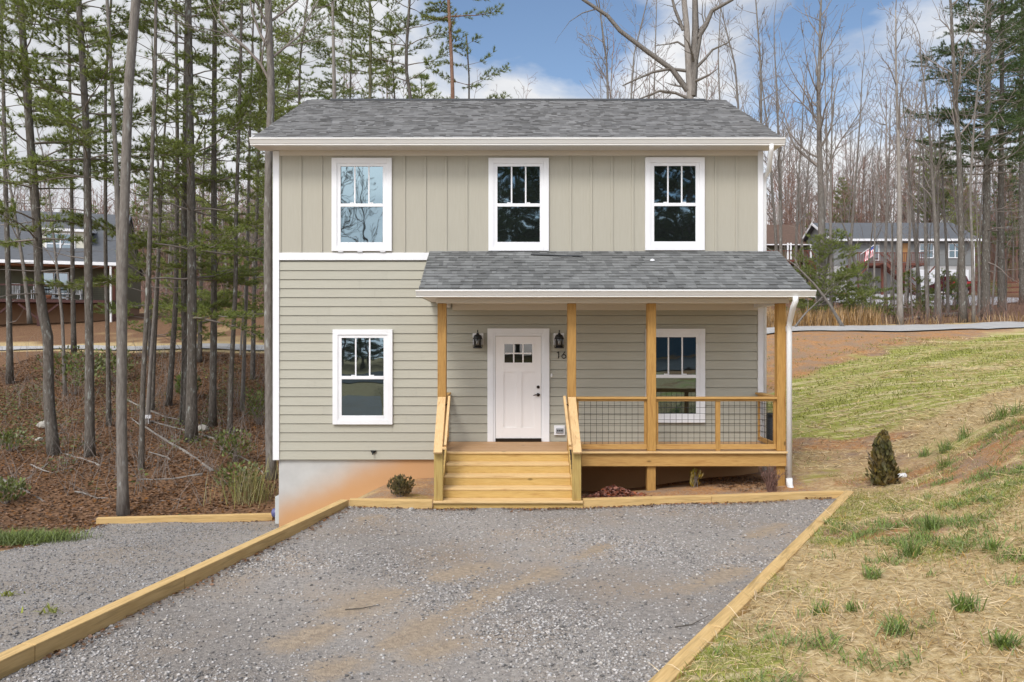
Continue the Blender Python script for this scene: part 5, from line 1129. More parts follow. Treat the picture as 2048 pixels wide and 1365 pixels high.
g_ = np.random.default_rng(310); xs = g_.uniform(11.5, 18.5, 2600); ys = 38.6 + np.abs(g_.normal(0, 1.1, 2600))
blades('tall_dry_grass', xs, ys, zt, .5, 1.25, .03, 1.25, M('broomsedge', (.44, .29, .145), rough=.8, island=.4, trans=.2), 311)
xs = g_.uniform(18, 34, 520); ys = 38.6 + np.abs(g_.normal(0, 1.6, 520))
blades('tall_dry_grass', xs, ys, zt, .3, .8, .03, 1.2, M('broomsedge', (.36, .25, .14), rough=.8, island=.4, trans=.2), 312)

# ------------------------------------------------------------------ shrubs and small plants
def leafy(name, label, cat, base, h, w, nl, leaf, mat, seed, stems=9, shape='round', group=None, droop=.0, sm=None, stuffed=True):
    g = np.random.default_rng(seed); base = np.array(base, float); root = thing(name, label, cat, tuple(base), group); segs = []; tips = []
    for i in range(stems):
        a = g.uniform(0, 6.28); e = g.uniform(.1, .75) if shape == 'round' else g.uniform(.02, .3); d = nrm(np.array([math.cos(a) * e, math.sin(a) * e, 1])); p = np.array([g.normal(0, .03), g.normal(0, .03), -.04]); l_ = h * g.uniform(.6, 1.0)
        for k in range(5):
            d = nrm(d + g.normal(0, .14, 3)); q_ = p + d * l_ / 5; segs.append((*p, *q_, .010 * (1 - k * .15), .010 * (.85 - k * .15))); p = q_
            if k > 0: tips.append(p)
    V, Fq = frustums(segs, 4); np_mesh('stems', V, Fq, sm or TWIG, parent=root)
    P_ = []
    while len(P_) < nl:
        u = g.normal(0, 1, 3); u = nrm(u) * g.random() ** (.4)
        if shape == 'round': c = np.array([u[0] * w / 2, u[1] * w / 2, h * .58 + u[2] * h * .46])
        elif shape == 'cone': t = g.random() ** .8; a = g.uniform(0, 6.28); rr = (w / 2 * (1 - t) ** .62 * (.62 + .38 * min(1, t * 6)) + .02) * (.80 + .34 * math.sin(3 * a + 7 * t) * math.sin(11 * t + 2 * a) + .12 * math.sin(9 * a + 23 * t)); k_ = g.random() ** .45; c = np.array([rr * k_ * math.cos(a), rr * k_ * math.sin(a), t * h])
        else: c = tips[g.integers(len(tips))] + g.normal(0, .07 * h, 3)
        if shape == 'cone' or bumps(np.array([c[0] * 9 + seed]), np.array([c[1] * 9 + c[2] * 8]), 1)[0] > -.35: P_.append(c)
    P_ = np.array(P_); P_[:, 2] = np.maximum(P_[:, 2], .02)
    out = P_ * np.array([1, 1, .5]) + np.array([0, 0, .35]) + g.normal(0, .35 * np.abs(P_).max(), P_.shape) * .5
    o = scatter('foliage', *LEAFQ, P_, dir_mats(out, g), leaf * g.uniform(.6, 1.25, nl), mat, parent=root); return root
LAUREL = M('laurel_leaf', (.12, .16, .045), (.18, .19, .07), scale=1, rough=.5, island=.4, trans=.2)
OLIVE = M('olive_leaf', (.12, .115, .05), (.17, .12, .06), scale=3, rough=.6, island=.45, trans=.2)
ARBOR = M('conifer_spray', (.10, .098, .035), (.19, .125, .045), scale=2, rough=.8, island=.45, trans=.15)
D = hit(803, 994); p = P(803, 996, D); leafy('round_shrub', 'small round olive shrub before the stained foundation', 'shrub', p, .40, .52, 900, .05, OLIVE, 401, stems=14)
p = P(1767, 973, hit(1767, 973)); leafy('conical_evergreen', 'dark bronze-green conical evergreen at the foot of the grassy bank', 'shrub', p, .93, .62, 2000, .105, ARBOR, 402, shape='cone', stems=9)
p = P(1390, 975, 14.2); p.z = z1(p.x, p.y); leafy('small_shrub', 'little yellow-green shrub in the clay bed before the porch', 'shrub', p, .40, .36, 150, .075, M('yellow_leaf', (.30, .26, .06), (.36, .22, .07), scale=4, rough=.6, island=.4, trans=.25), 403, shape='tips', stems=7)
p = P(1541, 980, 13.75); p.z = z1(p.x, p.y); leafy('twiggy_shrub', 'leafless reddish twiggy shrub by the right porch post', 'shrub', p, .52, .62, 260, .03, M('bud_red', (.20, .12, .10), rough=.8, island=.4), 404, shape='tips', stems=60, sm=M('red_twig', (.17, .095, .075), rough=.8))
p = P(1225, 992, 13.6); n = 900; g = np.random.default_rng(405); xy = g.normal(0, 1, (n, 2)) * (.21, .13); zz = .20 * np.exp(-(xy[:, 0] ** 2 / .09 + xy[:, 1] ** 2 / .03)) * g.random(n) ** .5
tag(scatter('leaf_pile', *LEAFQ, np.stack([p.x + xy[:, 0], p.y + xy[:, 1], zt(p.x + xy[:, 0], p.y + xy[:, 1]) + zz + .01], 1), rot_mats(n, g, .7), g.uniform(.05, .1, n), M('rusty_leaf', (.22, .085, .055), rough=.85, island=.5)), 'heap of rusty dead leaves under the porch edge right of the steps', 'leaf pile')
for i, (px, py, h, w, lab) in enumerate(((150, 790, 1.9, 3.2, 'leafy green thicket behind the crooked pine and the straight pine'), (230, 765, 1.5, 2.0, 'smaller green thicket left of the thick smooth grey trunk'), (20, 905, .7, 1.2, 'low green bush at the left frame edge on the leafy ground'),
                                         (14, 1010, .6, .9, 'green bush at the left frame edge near the lower gravel'), (375, 800, 1.1, 1.0, 'green bush at the foot of the paired dark pines'), (480, 985, .7, 1.3, 'green bush beside the reeds left of the foundation corner'),
                                         (520, 850, 1.3, 1.3, 'bright green bush next to the left wall of the house'), (470, 925, .9, 1.2, 'loose green bush behind the reeds by the house'), (1765, 640, 1.0, 1.8, 'green roadside bush right of the leaning trunk'), (1845, 640, 1.2, 2.2, 'light green roadside bush before the concrete driveway'), (1985, 600, 1.6, 3, 'dark green bush by the wooden fence'))):
    D = hit(px, py, d0=13.0); p = P(px, py, D); leafy('leafy_bush', lab, 'bush', p, h, w, int(160 + 190 * h), .10 if D < 30 else .15, LAUREL, 410 + i, stems=16)
# reeds by the corner, grass mound at the left edge
p = P(500, 1005, hit(500, 1005, d0=16.6)); g = np.random.default_rng(430); n = 230
o = blades('reed_clump', p.x + g.normal(0, .30, n), p.y + g.normal(0, .22, n), zt, .4, 1.2, .011, 1.2, M('reed', (.36, .30, .15), (.22, .24, .08), scale=2, rough=.8, island=.4, trans=.2), 431); del o['kind']; tag(o, 'clump of tall pale and green reeds left of the foundation corner', 'grass clump')
p = P(55, 1085, hit(55, 1085, d0=12.5)); n = 2600
o = blades('grass_mound', p.x + g.normal(0, .42, n), p.y + g.normal(0, .22, n), zt, .15, .36, .010, .8, M('mound_blade', (.15, .19, .055), rough=.7, island=.4, trans=.2), 432); del o['kind']; tag(o, 'soft green grass mound at the left edge beyond the lower gravel', 'grass clump')
WEEDS = [(1925, 880, .36, 60, 'weed tuft on the bank crest, left of the two taller right-edge tufts'), (2005, 838, .42, 60, 'taller weed tuft high on the bank crest near the right frame edge'), (1985, 845, .3, 40, 'small weed tuft between the two crest tufts'), (2030, 828, .36, 50, 'topmost weed tuft cut near the right frame edge'), (1890, 905, .34, 90, 'broad weed tuft on the crest right of the conical evergreen'),
         (1885, 940, .34, 70, 'weed tuft just below the broad crest tuft'), (1850, 915, .26, 50, 'low weed tuft closest to the conical evergreen'), (1640, 1232, .16, 60, 'small weed tuft in the straw beside the pad edge'), (1705, 1225, .14, 50, 'weed tuft a step right of the one beside the pad edge'), (1745, 1160, .2, 70, 'green weed tuft in mid bank above the pad edge tufts'), (1820, 1120, .26, 110, 'spreading weed tuft on the clay in mid bank'), (1860, 1060, .24, 90, 'weed tuft on the upper part of the straw bank'), (1980, 1110, .22, 80, 'weed tuft near the right frame edge halfway up the straw bank'), (1930, 1225, .2, 120, 'lush weed tuft low in the right corner'), (1790, 1270, .18, 90, 'weed tuft at the lower middle of the straw bank'), (2010, 1310, .16, 110, 'lowest weed tuft in the bottom right corner')]
for i, (px, py, h, n, lab) in enumerate(WEEDS):
    D = hit(px, py, d0=4); p = P(px, py, D); g = np.random.default_rng(440 + i)
    o = blades('weed_tuft', p.x + g.normal(0, .02 + .11 * h, n), p.y + g.normal(0, .02 + .11 * h, n), zt, h * .5, h * 1.15, .009, .95, GREEN2, 450 + i); del o['kind']; tag(o, lab, 'weed', 'weed tufts on the right bank')
for px, py, lab in ((95, 1232, 'weed sprig on the lower gravel, nearer the camera'), (12, 1200, 'weed sprig at the left frame edge on the lower gravel')):
    D = hit(px, py); p = P(px, py, D); g = np.random.default_rng(int(px)); n = 24
    o = blades('weed_tuft', p.x + g.normal(0, .08, n), p.y + g.normal(0, .06, n), lambda x, y: zlow(x, y), .05, .13, .016, .8, M('sprig', (.24, .26, .06), rough=.7, island=.3, trans=.2), 480); del o['kind']; tag(o, lab, 'weed', 'weed sprigs on the lower gravel')

# fallen logs and poles
def log(pp, w, label, mat=BARKL, lift=.0, seed=0, D0=None):
    pts = []
    for x, y in pp:
        D = hit(x, y, d0=16.6 if x < 600 else 34); q_ = np.array(P(x, y, D)); q_[2] += lift + .02; pts.append(q_)
    r = wpx(w, pts[0][1]); ts = np.linspace(0, 1, 10); rg_ = np.random.default_rng(seed)
    o = MB().tube([along(pts, t) + rg_.normal(0, .012, 3) for t in ts], [r * (1 - .45 * t) for t in ts], 7).build('fallen_log', mat, loc=pts[0], smooth=True); return tag(o, label, 'log', 'fallen logs in the woods')
log([(425, 945), (370, 905), (320, 875), (262, 838)], 8, 'long thin fallen trunk lying down the slope right of the thick grey trunk', seed=1)
log([(430, 880), (360, 860), (290, 842)], 6, 'thin fallen pole crossing behind the long fallen trunk', seed=2)
log([(405, 950), (340, 960), (275, 963)], 5, 'short fallen pole lying level right of the thick grey trunk', seed=3)
log([(0, 960), (60, 990), (110, 1020), (155, 1055)], 8, 'dark fallen pole running down to the lower gravel at the left', mat=BARK, seed=4)
log([(200, 933), (160, 918), (115, 905)], 5, 'pale short fallen pole at the foot of the straight pine', seed=5)
log([(0, 985), (45, 965), (90, 935), (115, 905)], 4, 'pale thin branch leaning toward the foot of the crooked pine', seed=6)
log([(1990, 628), (1900, 634), (1800, 645)], 10, 'big grey fallen log beyond the right road', mat=BARKD, lift=.12, seed=7)
log([(465, 872), (480, 840), (515, 812)], 3, 'thin bare stick slanting up near the house corner', seed=8)
for k, (pp, w, lab) in enumerate((([(250, 800), (330, 835), (400, 850)], 4, 'pale thin fallen stick high on the bank behind the paired pines'), ([(60, 930), (100, 950), (150, 935)], 4, 'bent fallen branch at the foot of the crooked pine'), ([(300, 905), (350, 925), (420, 915)], 4, 'fallen branch between the long fallen trunk and the level pole'),
                                  ([(20, 870), (70, 880), (130, 868)], 4, 'pale fallen branch beside the left boulder'), ([(440, 900), (500, 925), (530, 950)], 4, 'thin fallen branch pointing at the foundation corner'), ([(150, 985), (200, 1000), (235, 995)], 4, 'short fallen branch left of the thick grey trunk'), ([(320, 1005), (380, 1000), (440, 1008)], 3, 'thin stick lying just above the lone lower timber'))):
    log(pp, w, lab, seed=20 + k)
# white tag on a stake in the wood, big pale stones
D = hit(297, 850, d0=16.6); p = P(297, 850, D); s = MB(); s.tube([p + Vector((0, 0, -.1)), p + Vector((0, 0, .25))], .015, 6); s.box(p.x - .09, p.x + .09, p.y - .05, p.y + .05, p.z + .22, p.z + .33); tag(s.build('marker_stake', WHITE, loc=p), 'small white capped stake on the leafy bank behind the thick grey trunk', 'stake')
g = np.random.default_rng(470)
for px, py, r, lab in ((405, 862, .22, 'pale boulder beside the foot of the paired dark pines'), (90, 855, .24, 'pale boulder left of the crooked pine'), (79, 882, .12, 'small pale stone below the left boulder'), (822, 1018, .045, 'fist-sized pale stone on the gravel beside the bottom step')):
    D = hit(px, py, d0=16.6) if px < 600 else 12.72; p = P(px, py, D)
    if px > 600: p.z = float(zpad(np.array([p.x]), np.array([p.y]))[0])
    import bmesh
    bm = bmesh.new(); bmesh.ops.create_icosphere(bm, subdivisions=2, radius=r)
    for v in bm.verts: v.co *= 1 + g.normal(0, .07); v.co.z *= .7
    me = bpy.data.meshes.new('rock'); bm.to_mesh(me); bm.free(); me.materials.append(M('rock', (.42, .39, .34), (.30, .28, .25), scale=5, rough=.9, bump=.4)); o = bpy.data.objects.new('rock', me); link(o); o.location = p + Vector((0, 0, r * .25)); tag(o, lab, 'rock')
# twigs lying on the gravel
for i, (a, b, lab) in enumerate((((1350, 1257), (1418, 1243), 'thin twig sticking out from the right pad edge onto the gravel'), ((690, 1222), (760, 1212), 'curved twig on the bare patch of the gravel pad'), ((10, 1190), (30, 1172), 'black forked twig on the lower gravel at the left'))):
    pts = []
    for (x, y), t in ((a, 0), (((a[0] + b[0]) / 2, (a[1] + b[1]) / 2 + 2), .5), (b, 1)):
        Ds = np.arange(4, 14, .02); X = (x - CX) * Ds / F; Z = H - (y - CY) * Ds / F; zz = (zpad if i < 2 else zlow)(X, Ds); k = np.nonzero(zz >= Z)[0]; D = Ds[k[0]] if len(k) else 8; pts.append(P(x, y, D) + Vector((0, 0, .012 + (.04 if i == 0 and t == 1 else 0))))
    tag(MB().tube(pts, [.006, .005, .003], 5).build('twig', BARKD, loc=pts[0]), lab, 'twig')

# ------------------------------------------------------------------ the neighbouring houses
ROOFG = M('far_roof', (.115, .12, .13), (.08, .084, .092), scale=3, stretch=(1, 8, 8), rough=.95, bump=.3, bscale=20)
OLIVEW = M('olive_siding', (.125, .118, .075), (.11, .105, .067), scale=2, stretch=(.5, 1, 14), rough=.7)
GREYW = M('grey_siding', (.20, .205, .205), (.185, .19, .19), scale=2, stretch=(.5, 1, 14), rough=.7)
REDW = M('stained_deck', (.15, .05, .033), (.115, .04, .027), scale=6, rough=.7); DKRED = M('dark_stained_deck', (.075, .028, .024), (.055, .022, .018), scale=6, rough=.7)
BROWNR = M('brown_roof', (.12, .075, .055), (.095, .06, .045), scale=4, rough=.95)
CONCF = M('far_concrete', (.40, .39, .385), rough=.9); CLAYF = M('clay_stained_wall', (.30, .17, .10), rough=.9)
WARM = M('porch_wood', (.28, .12, .06), rough=.7)
def fwin(root, x0, x1, z0, z1_, y, t=.09, cols=2, rows=2, name='window', gl=None):
    s = MB(); s.box(x0, x0 + t, y - .07, y, z0, z1_); s.box(x1 - t, x1, y - .07, y, z0, z1_); s.box(x0 + t, x1 - t, y - .07, y, z1_ - t, z1_); s.box(x0 + t, x1 - t, y - .07, y, z0, z0 + t)
    for k in range(1, cols): x = x0 + (x1 - x0) * k / cols; s.box(x - .045, x + .045, y - .06, y, z0 + t, z1_ - t)
    for k in range(1, rows):
        z = z0 + (z1_ - z0) * k / rows
        for c in range(cols): s.box(x0 + (x1 - x0) * c / cols + (t if c == 0 else .046), x0 + (x1 - x0) * (c + 1) / cols - (t if c == cols - 1 else .046), y - .055, y, z - .03, z + .03)
    w = s.build(name, WHITE, root); s = MB(); s.box(x0 + t, x1 - t, y - .02, y - .005, z0 + t, z1_ - t); s.build('pane', gl or GLASSF, w); return w
# left house
D = 54.0; fx = lambda px, d=D: (px - CX) * d / F; fz = lambda py, d=D: H - (py - CY) * d / F
LHX0, LHX1 = fx(-220), fx(233); gz = z1(fx(120), 55) - 1.0
lh = thing('neighbour_house', 'olive house with dark shingle roof, dormer and long porch behind the left wood', 'house', (fx(100), D, z1(fx(100), D)))
YW, YB = D + 2.4, D + 11
s = MB(); ez = fz(530); s.box(LHX0, LHX1 - .1, YW, YB, fz(606), fz(533)); s.build('wall', OLIVEW, lh)
s = MB(); s.box(LHX0 + .1, LHX1 - .2, YW + .05, YB - .05, gz, fz(606) - .005); s.build('foundation', CLAYF, lh)
rz0, rz1, ry = fz(527), 0, D + 5.6; rz1 = H - (432 - CY) * ry / F
s = MB(); s.prism([(D - .25, rz0), (ry, rz1), (YB + .4, rz0), (YB + .4, rz0 - .2), (ry, rz1 - .2), (D - .25, rz0 - .2)], 'x', LHX0 - .3, LHX1 + .05); rf = s.build('roof', ROOFG, lh)
s = MB(); s.prism([(YW, fz(533) + .01), (YB, fz(533) + .01), (YB, rz0 - .22), (ry, rz1 - .22), (YW, rz0 + .6)], 'x', LHX1 - .25, LHX1 - .12); s.build('gable', OLIVEW, lh)
s = MB(); s.box(LHX0 - .3, LHX1 + .05, D - .42, D - .26, rz0 - .2, rz0 + .02); s.build('gutter', WHITE, rf)
dx0, dx1, dy = fx(114, D + 1.3), fx(192, D + 1.3), D + 1.3
s = MB(); s.prism([(dy, fz(517, dy)), (dy, fz(467, dy)), (D + 5, fz(467, dy) + .25), (D + 5, fz(517, dy))], 'x', dx0, dx1); dm = s.build('dormer', M('dormer_cream', (.55, .53, .45), rough=.6), rf)
s = MB(); s.prism([(dy - .3, fz(468, dy)), (dy - .3, fz(463, dy)), (D + 5.3, fz(463, dy) + .35), (D + 5.3, fz(468, dy) + .35)], 'x', dx0 - .25, dx1 + .25); s.build('dormer_roof', WHITE, rf)
fwin(lh, fx(120, dy), fx(172, dy), fz(514, dy), fz(471, dy), dy - .01, cols=2)
for a, b in ((118, 171), (-25, 30), (-150, -95)): fwin(lh, fx(a, YW), fx(b, YW), fz(600, YW), fz(548, YW), YW - .01)
s = MB(); s.box(LHX0, LHX1 - .2, D, YW - .01, fz(607), fz(601)); dk = s.build('porch_deck', DKRED, lh)
s = MB(); s.box(LHX0, LHX1 - .2, D + .02, YW - .02, fz(533) + .0, fz(533) + .05); s.build('porch_ceiling', WARM, lh)
s = MB(); s.box(LHX0, LHX1 - .2, D - .03, D + .12, fz(536), fz(532)); s.build('porch_beam', WARM, lh)
for px in (-130, -60, 15, 95, 228):
    s = MB(); s.box(fx(px) - .09, fx(px) + .09, D, D + .18, fz(601) + .001, fz(536) - .001); s.build('porch_post', REDW, lh)
    s = MB(); s.box(fx(px) - .09, fx(px) + .09, D + .02, D + .2, gz, fz(607) - .001); s.bar((fx(px), D + .1, fz(640)), (fx(px) - 1.2, D + .1, fz(610)), .12, .12, (0, 1, 0)); s.bar((fx(px), D + .1, fz(640)), (fx(px) + 1.2, D + .1, fz(610)), .12, .12, (0, 1, 0)); s.build('brace_post', DKRED, lh)
s = MB(); s.box(LHX0, LHX1 - .2, D + .02, D + .12, fz(575), fz(572)); s.build('railing', DKRED, lh)
s = MB()
for z in np.linspace(fz(600), fz(576), 7): s.tube([(LHX0, D + .07, z), (LHX1 - .2, D + .07, z)], .008, 4)
for x in np.arange(LHX0, LHX1 - .2, .25): s.tube([(x, D + .07, fz(601)), (x, D + .07, fz(575))], .008, 4)
s.build('railing_wire', WIRE, lh)
s = MB(); s.tube([(fx(224), D - .3, rz0 - .1), (fx(224), D - .2, fz(648))], .07, 8); s.build('downspout', PVC, lh)
def rocker(x, y, z, label, face=0):
    t = thing('rocking_chair', label, 'chair', (x, y, z), 'white rocking chairs on the left porch'); A = lambda s, n: s.build(n, WHITE, t)
    s = MB(); s.box(x - .28, x + .28, y - .25, y + .25, z + .42, z + .46); A(s, 'seat')
    s = MB(); s.box(x - .28, x - .23, y + .22, y + .27, z + .46, z + 1.12); s.box(x + .23, x + .28, y + .22, y + .27, z + .46, z + 1.12); s.box(x - .23, x + .23, y + .225, y + .265, z + 1.02, z + 1.12)
    for k in range(5): s.box(x - .2 + k * .09, x - .16 + k * .09, y + .23, y + .26, z + .46, z + 1.02)
    A(s, 'backrest')
    for q_ in (-.26, .26):
        s = MB(); s.box(x + q_ - .035, x + q_ + .035, y - .3, y + .22, z + .64, z + .67); s.box(x + q_ - .02, x + q_ + .02, y - .28, y - .24, z + .461, z + .64); A(s, 'armrest')
        s = MB(); s.tube([(x + q_, y - .42, z + .08), (x + q_, y - .2, z + .035), (x + q_, y + .1, z + .03), (x + q_, y + .42, z + .09)], .022, 6); A(s, 'rocker')
        for dy_ in (-.22, .22): s = MB(); s.box(x + q_ - .02, x + q_ + .02, y + dy_ - .02, y + dy_ + .02, z + .045, z + .419); A(s, 'leg')
pz = fz(601); 
for px, lab in ((66, 'white rocking chair left of the second porch post of the left house'), (104, 'white rocking chair just right of the second porch post'), (136, 'white rocking chair before the large porch window of the left house'), (174, 'white rocking chair partly behind the straight green pine')): rocker(fx(px, D + 1.2), D + 1.2, pz, lab)
s = MB(); x = fx(153, D + .8); s.lathe([(.0, .42), (.36, .42), (.36, .46), (0, .46)], (x, D + .8, pz), 14); s.lathe([(.0, 0), (.2, 0), (.04, .06), (.04, .42)], (x, D + .8, pz), 10); tag(s.build('porch_table', WHITE, loc=(x, D + .8, pz)), 'low white round table between the rocking chairs', 'table')
s = MB(); x = fx(118, D + .5); s.lathe([(0, 0), (.12, 0), (.19, .28), (.2, .3), (.17, .3), (.1, .28)], (x, D + .5, pz), 12); tag(s.build('flower_pot', M('terracotta', (.45, .16, .07), rough=.8), loc=(x, D + .5, pz), smooth=True), 'orange terracotta pot on the porch of the left house', 'flower pot')

cnr, ang = Vector((LHX1, 54.0, 0)), R(17)
for o in [q_ for q_ in COL.objects if q_.parent is None and (q_ is lh or q_.get('category') in ('chair', 'table', 'flower pot'))]:
    d_ = Vector(o.location) - cnr; d_.rotate(Matrix.Rotation(ang, 3, 'Z')); o.location = cnr + d_; o.rotation_euler = (0, 0, ang)
# blue house across the road, seen only as a reflection in the right ground floor window
t = thing('neighbour_house', 'blue house across the road behind the viewer, mirrored in the porch window', 'house', (11, -14, z1(11, -14)), None)
BL = M('blue_siding', (.09, .16, .23), (.08, .145, .21), scale=2, stretch=(.5, 1, 14), rough=.7); bz = z1(11, -14)
s = MB(); s.box(6.5, 16, -22, -14, bz - .5, bz + 4.6); s.build('wall', BL, t)
s = MB(); s.prism([(-13.4, bz + 4.62), (-18, bz + 6.8), (-22.6, bz + 4.62)], 'x', 6, 16.5); s.build('roof', ROOFG, t)
for x in (8.2, 11.6): s = MB(); s.box(x, x + 1.2, -13.99, -13.94, bz + 1.2, bz + 3.2); w = s.build('window', WHITE, t); s = MB(); s.box(x + .12, x + 1.08, -13.935, -13.93, bz + 1.32, bz + 3.08); s.build('pane', DARK, w)
# right grey house
D = 77.0; gx = lambda px, d=77.0: (px - CX) * d / F; gzz = lambda py, d=77.0: H - (py - CY) * d / F
X0, X1 = gx(1668), gx(1949); YB = D + 9; base = z1((X0 + X1) / 2, D) - .6
rh = thing('neighbour_house', 'grey ranch house with red-brown upper deck and garage on the right hill', 'house', ((X0 + X1) / 2, D, z1((X0 + X1) / 2, D)))
s = MB(); s.box(X0, X1, D, YB, gzz(532), gzz(481)); s.build('wall', GREYW, rh)
s = MB(); s.box(X0 + .05, X1 - .05, D + .04, YB - .04, base, gzz(532) - .004); s.build('foundation', CONCF, rh)
ez_, ry = gzz(480), D + 4.5; rz_ = H - (446 - CY) * ry / F
s = MB(); s.prism([(D - .5, ez_), (ry, rz_), (YB + .5, ez_), (YB + .5, ez_ - .22), (ry, rz_ - .22), (D - .5, ez_ - .22)], 'x', X0 - .45, X1 + .35); rf = s.build('roof', ROOFG, rh)
s = MB(); s.prism([(D + .02, gzz(481) + .01), (YB - .02, gzz(481) + .01), (ry, rz_ - .25)], 'x', X0 + .02, X1 - .02); s.build('gable', GREYW, rh)
s = MB(); s.box(X0 - .45, X1 + .35, D - .64, D - .51, ez_ - .2, ez_ + .02); s.build('gutter', WHITE, rf)
s = MB()
for sg in (-1, 1): f = lambda y: ry + (y - ry) * sg; s.prism([(f(YB + .5), ez_ - .24), (f(ry), rz_ - .24), (f(ry), rz_ + .01), (f(YB + .5), ez_ + .01)], 'x', X0 - .5, X0 - .452)
s.build('rake_board', WHITE, rf)
s = MB(); s.box(X1 - .14, X1 + .02, D - .03, D + .1, base + .5, gzz(481)); s.build('corner_trim', WHITE, rh)
fwin(rh, gx(1896), gx(1923), gzz(517), gzz(487), D - .01); fwin(rh, gx(1838), gx(1867), gzz(517), gzz(487), D - .01); fwin(rh, gx(1745), gx(1758), gzz(522), gzz(490), D - .01, cols=1, rows=1)
s = MB(); s.box(gx(1805), gx(1819), D - .05, D, gzz(524), gzz(487)); s.build('front_door', M('oak_door', (.36, .19, .07), rough=.5), rh)
for a, b in ((1888, 1934), (1838, 1882)):
    s = MB(); x0, x1, z0, z_ = gx(a), gx(b), gzz(586), gzz(543); s.box(x0, x1, D - .03, D + .03, z0, z_)
    gd = s.build('garage_door', WHITE, rh)
    s = MB()
    for k in range(1, 4): z = z0 + (z_ - z0) * k / 4; s.box(x0 + .03, x1 - .03, D - .04, D - .031, z - .03, z + .0)
    s.build('panel_groove', GREYP, gd)
    s = MB(); s.box(x0 - .15, x0 - .002, D - .05, D + .03, z0, z_ + .15); s.box(x1 + .002, x1 + .15, D - .05, D + .03, z0, z_ + .15); s.box(x0, x1, D - .05, D + .03, z_ + .002, z_ + .15); s.build('garage_trim', WHITE, gd)
s = MB(); DX0, DX1, DY = gx(1716, 74.2), gx(1854, 74.2), 74.2; dz = gzz(526, DY); s.box(DX0, DX1, DY, D - .01, dz - .25, dz); dk = s.build('deck', REDW, rh)
for px in (1718, 1765, 1808, 1852):
    x = gx(px, DY); s = MB(); s.box(x - .09, x + .09, DY - .02, DY + .16, z1(x, DY) - .3, dz - .26); s.bar((x, DY + .05, dz - 1.3), (x + .9, DY + .05, dz - .32), .1, .1, (0, 1, 0)); s.build('deck_post', REDW, dk)
s = MB(); s.box(DX0, DX1, DY, DY + .1, dz + .9, dz + 1.0)
for x in np.arange(DX0, DX1, .16): s.box(x - .025, x + .025, DY + .02, DY + .07, dz + .1, dz + .9)
s.box(DX0, DX1, DY + .01, DY + .08, dz + .04, dz + .1); s.build('deck_railing', REDW, dk)
s = MB(); xa, xb = gx(1768, 73.4), gx(1838, 73.4); zb_ = z1(xb, 73.4)
for y in (73.1, 74.1): s.bar((xa, y, dz - .1), (xb, y, zb_ + .05), .06, .3); s.bar((xa, y, dz + .85), (xb, y, zb_ + .95), .07, .1)
for k in range(14): t = (k + .5) / 14; x = xa + (xb - xa) * t; s.box(x - .15, x + .15, 73.13, 74.07, dz - .1 + (zb_ - dz + .15) * t, dz - .06 + (zb_ - dz + .15) * t)
s.build('deck_stairs', REDW, dk)
s = MB(); s.box(DX0, DX0 + .1, DY + .1, D - .01, dz + .9, dz + 1.0); s.build('side_railing', REDW, dk)
# flag
t = thing('flag', 'striped red and white flag with blue canton hung from the deck rail', 'flag', (gx(1722, 74), 74.0, dz + .8))
pole = [(gx(1722, 74), 74.05, dz + .8), (gx(1748, 73.8), 73.7, gzz(490, 73.8))]; s = MB(); s.tube(pole, .025, 6); s.build('flag_pole', WHITE, t)
a0, a1 = Vector(pole[1]), Vector(pole[0]).lerp(Vector(pole[1]), .35); dn = Vector((-.12, -.03, -1.05)); NS = 13
fl = {}
for nm, col_ in (('red', (.5, .03, .05)), ('white', (.75, .75, .75)), ('blue', (.05, .08, .25))): fl[nm] = M('flag_' + nm, col_, rough=.8)
mbs = {k: MB() for k in fl}
def fp(u, v): q_ = a1.lerp(a0, v) + dn * u + Vector((.05 * math.sin(u * 7 + v * 3), .07 * math.sin(u * 9), 0)); return q_
for i in range(NS):
    for j in range(8):
        u0, u1, v0, v1 = j / 8, (j + 1) / 8, i / NS, (i + 1) / NS; k = 'blue' if (i >= 6 and j < 3) else ('red' if i % 2 == 0 else 'white')
        mbs[k].add([fp(u0, v0), fp(u1, v0), fp(u1, v1), fp(u0, v1)], [(0, 1, 2, 3)])
cl = mbs['red'].build('stripes_red', fl['red'], t); mbs['white'].build('stripes_white', fl['white'], t); mbs['blue'].build('canton', fl['blue'], t)
# parked car on the drive
cx_, cy_ = gx(1897, 74), 74.0; cz = z1(cx_, cy_) + .1
t = thing('parked_car', 'dark red car parked before the garage of the grey house', 'car', (cx_, cy_, cz)); CARR = M('car_paint', (.10, .012, .015), rough=.25, spec=.6)
s = MB(); prof = [(cy_ - 2.2, .35), (cy_ - 2.25, .9), (cy_ - 1.9, 1.05), (cy_ - 1.5, 1.6), (cy_ + .3, 1.66), (cy_ + 1.0, 1.1), (cy_ + 2.1, .95), (cy_ + 2.2, .35)]; s.prism([(a, cz + b) for a, b in prof], 'x', cx_ - .88, cx_ + .88); s.build('body', CARR, t, bevel=.08)
s = MB(); s.add([(cx_ - .7, cy_ - 1.93, cz + 1.1), (cx_ + .7, cy_ - 1.93, cz + 1.1), (cx_ + .6, cy_ - 1.58, cz + 1.52), (cx_ - .6, cy_ - 1.58, cz + 1.52)], [(0, 1, 2, 3)]); s.build('rear_window', GLASSF, t)
for sx_ in (-1, 1):
    s = MB(); s.box(cx_ + sx_ * .6 - .2, cx_ + sx_ * .6 + .2, cy_ - 2.28, cy_ - 2.1, cz + .82, cz + 1.0); s.build('tail_light', M('tail_lens', (.4, .02, .02), rough=.2), t)
    for sy_ in (-1.35, 1.35): s = MB(); s.lathe([(0, -.12), (.24, -.12), (.34, -.1), (.34, .1), (.24, .12), (0, .12)], (cx_ + sx_ * .84, cy_ + sy_, cz + .33), 16, 'x'); s.build('wheel', BLACK, t)
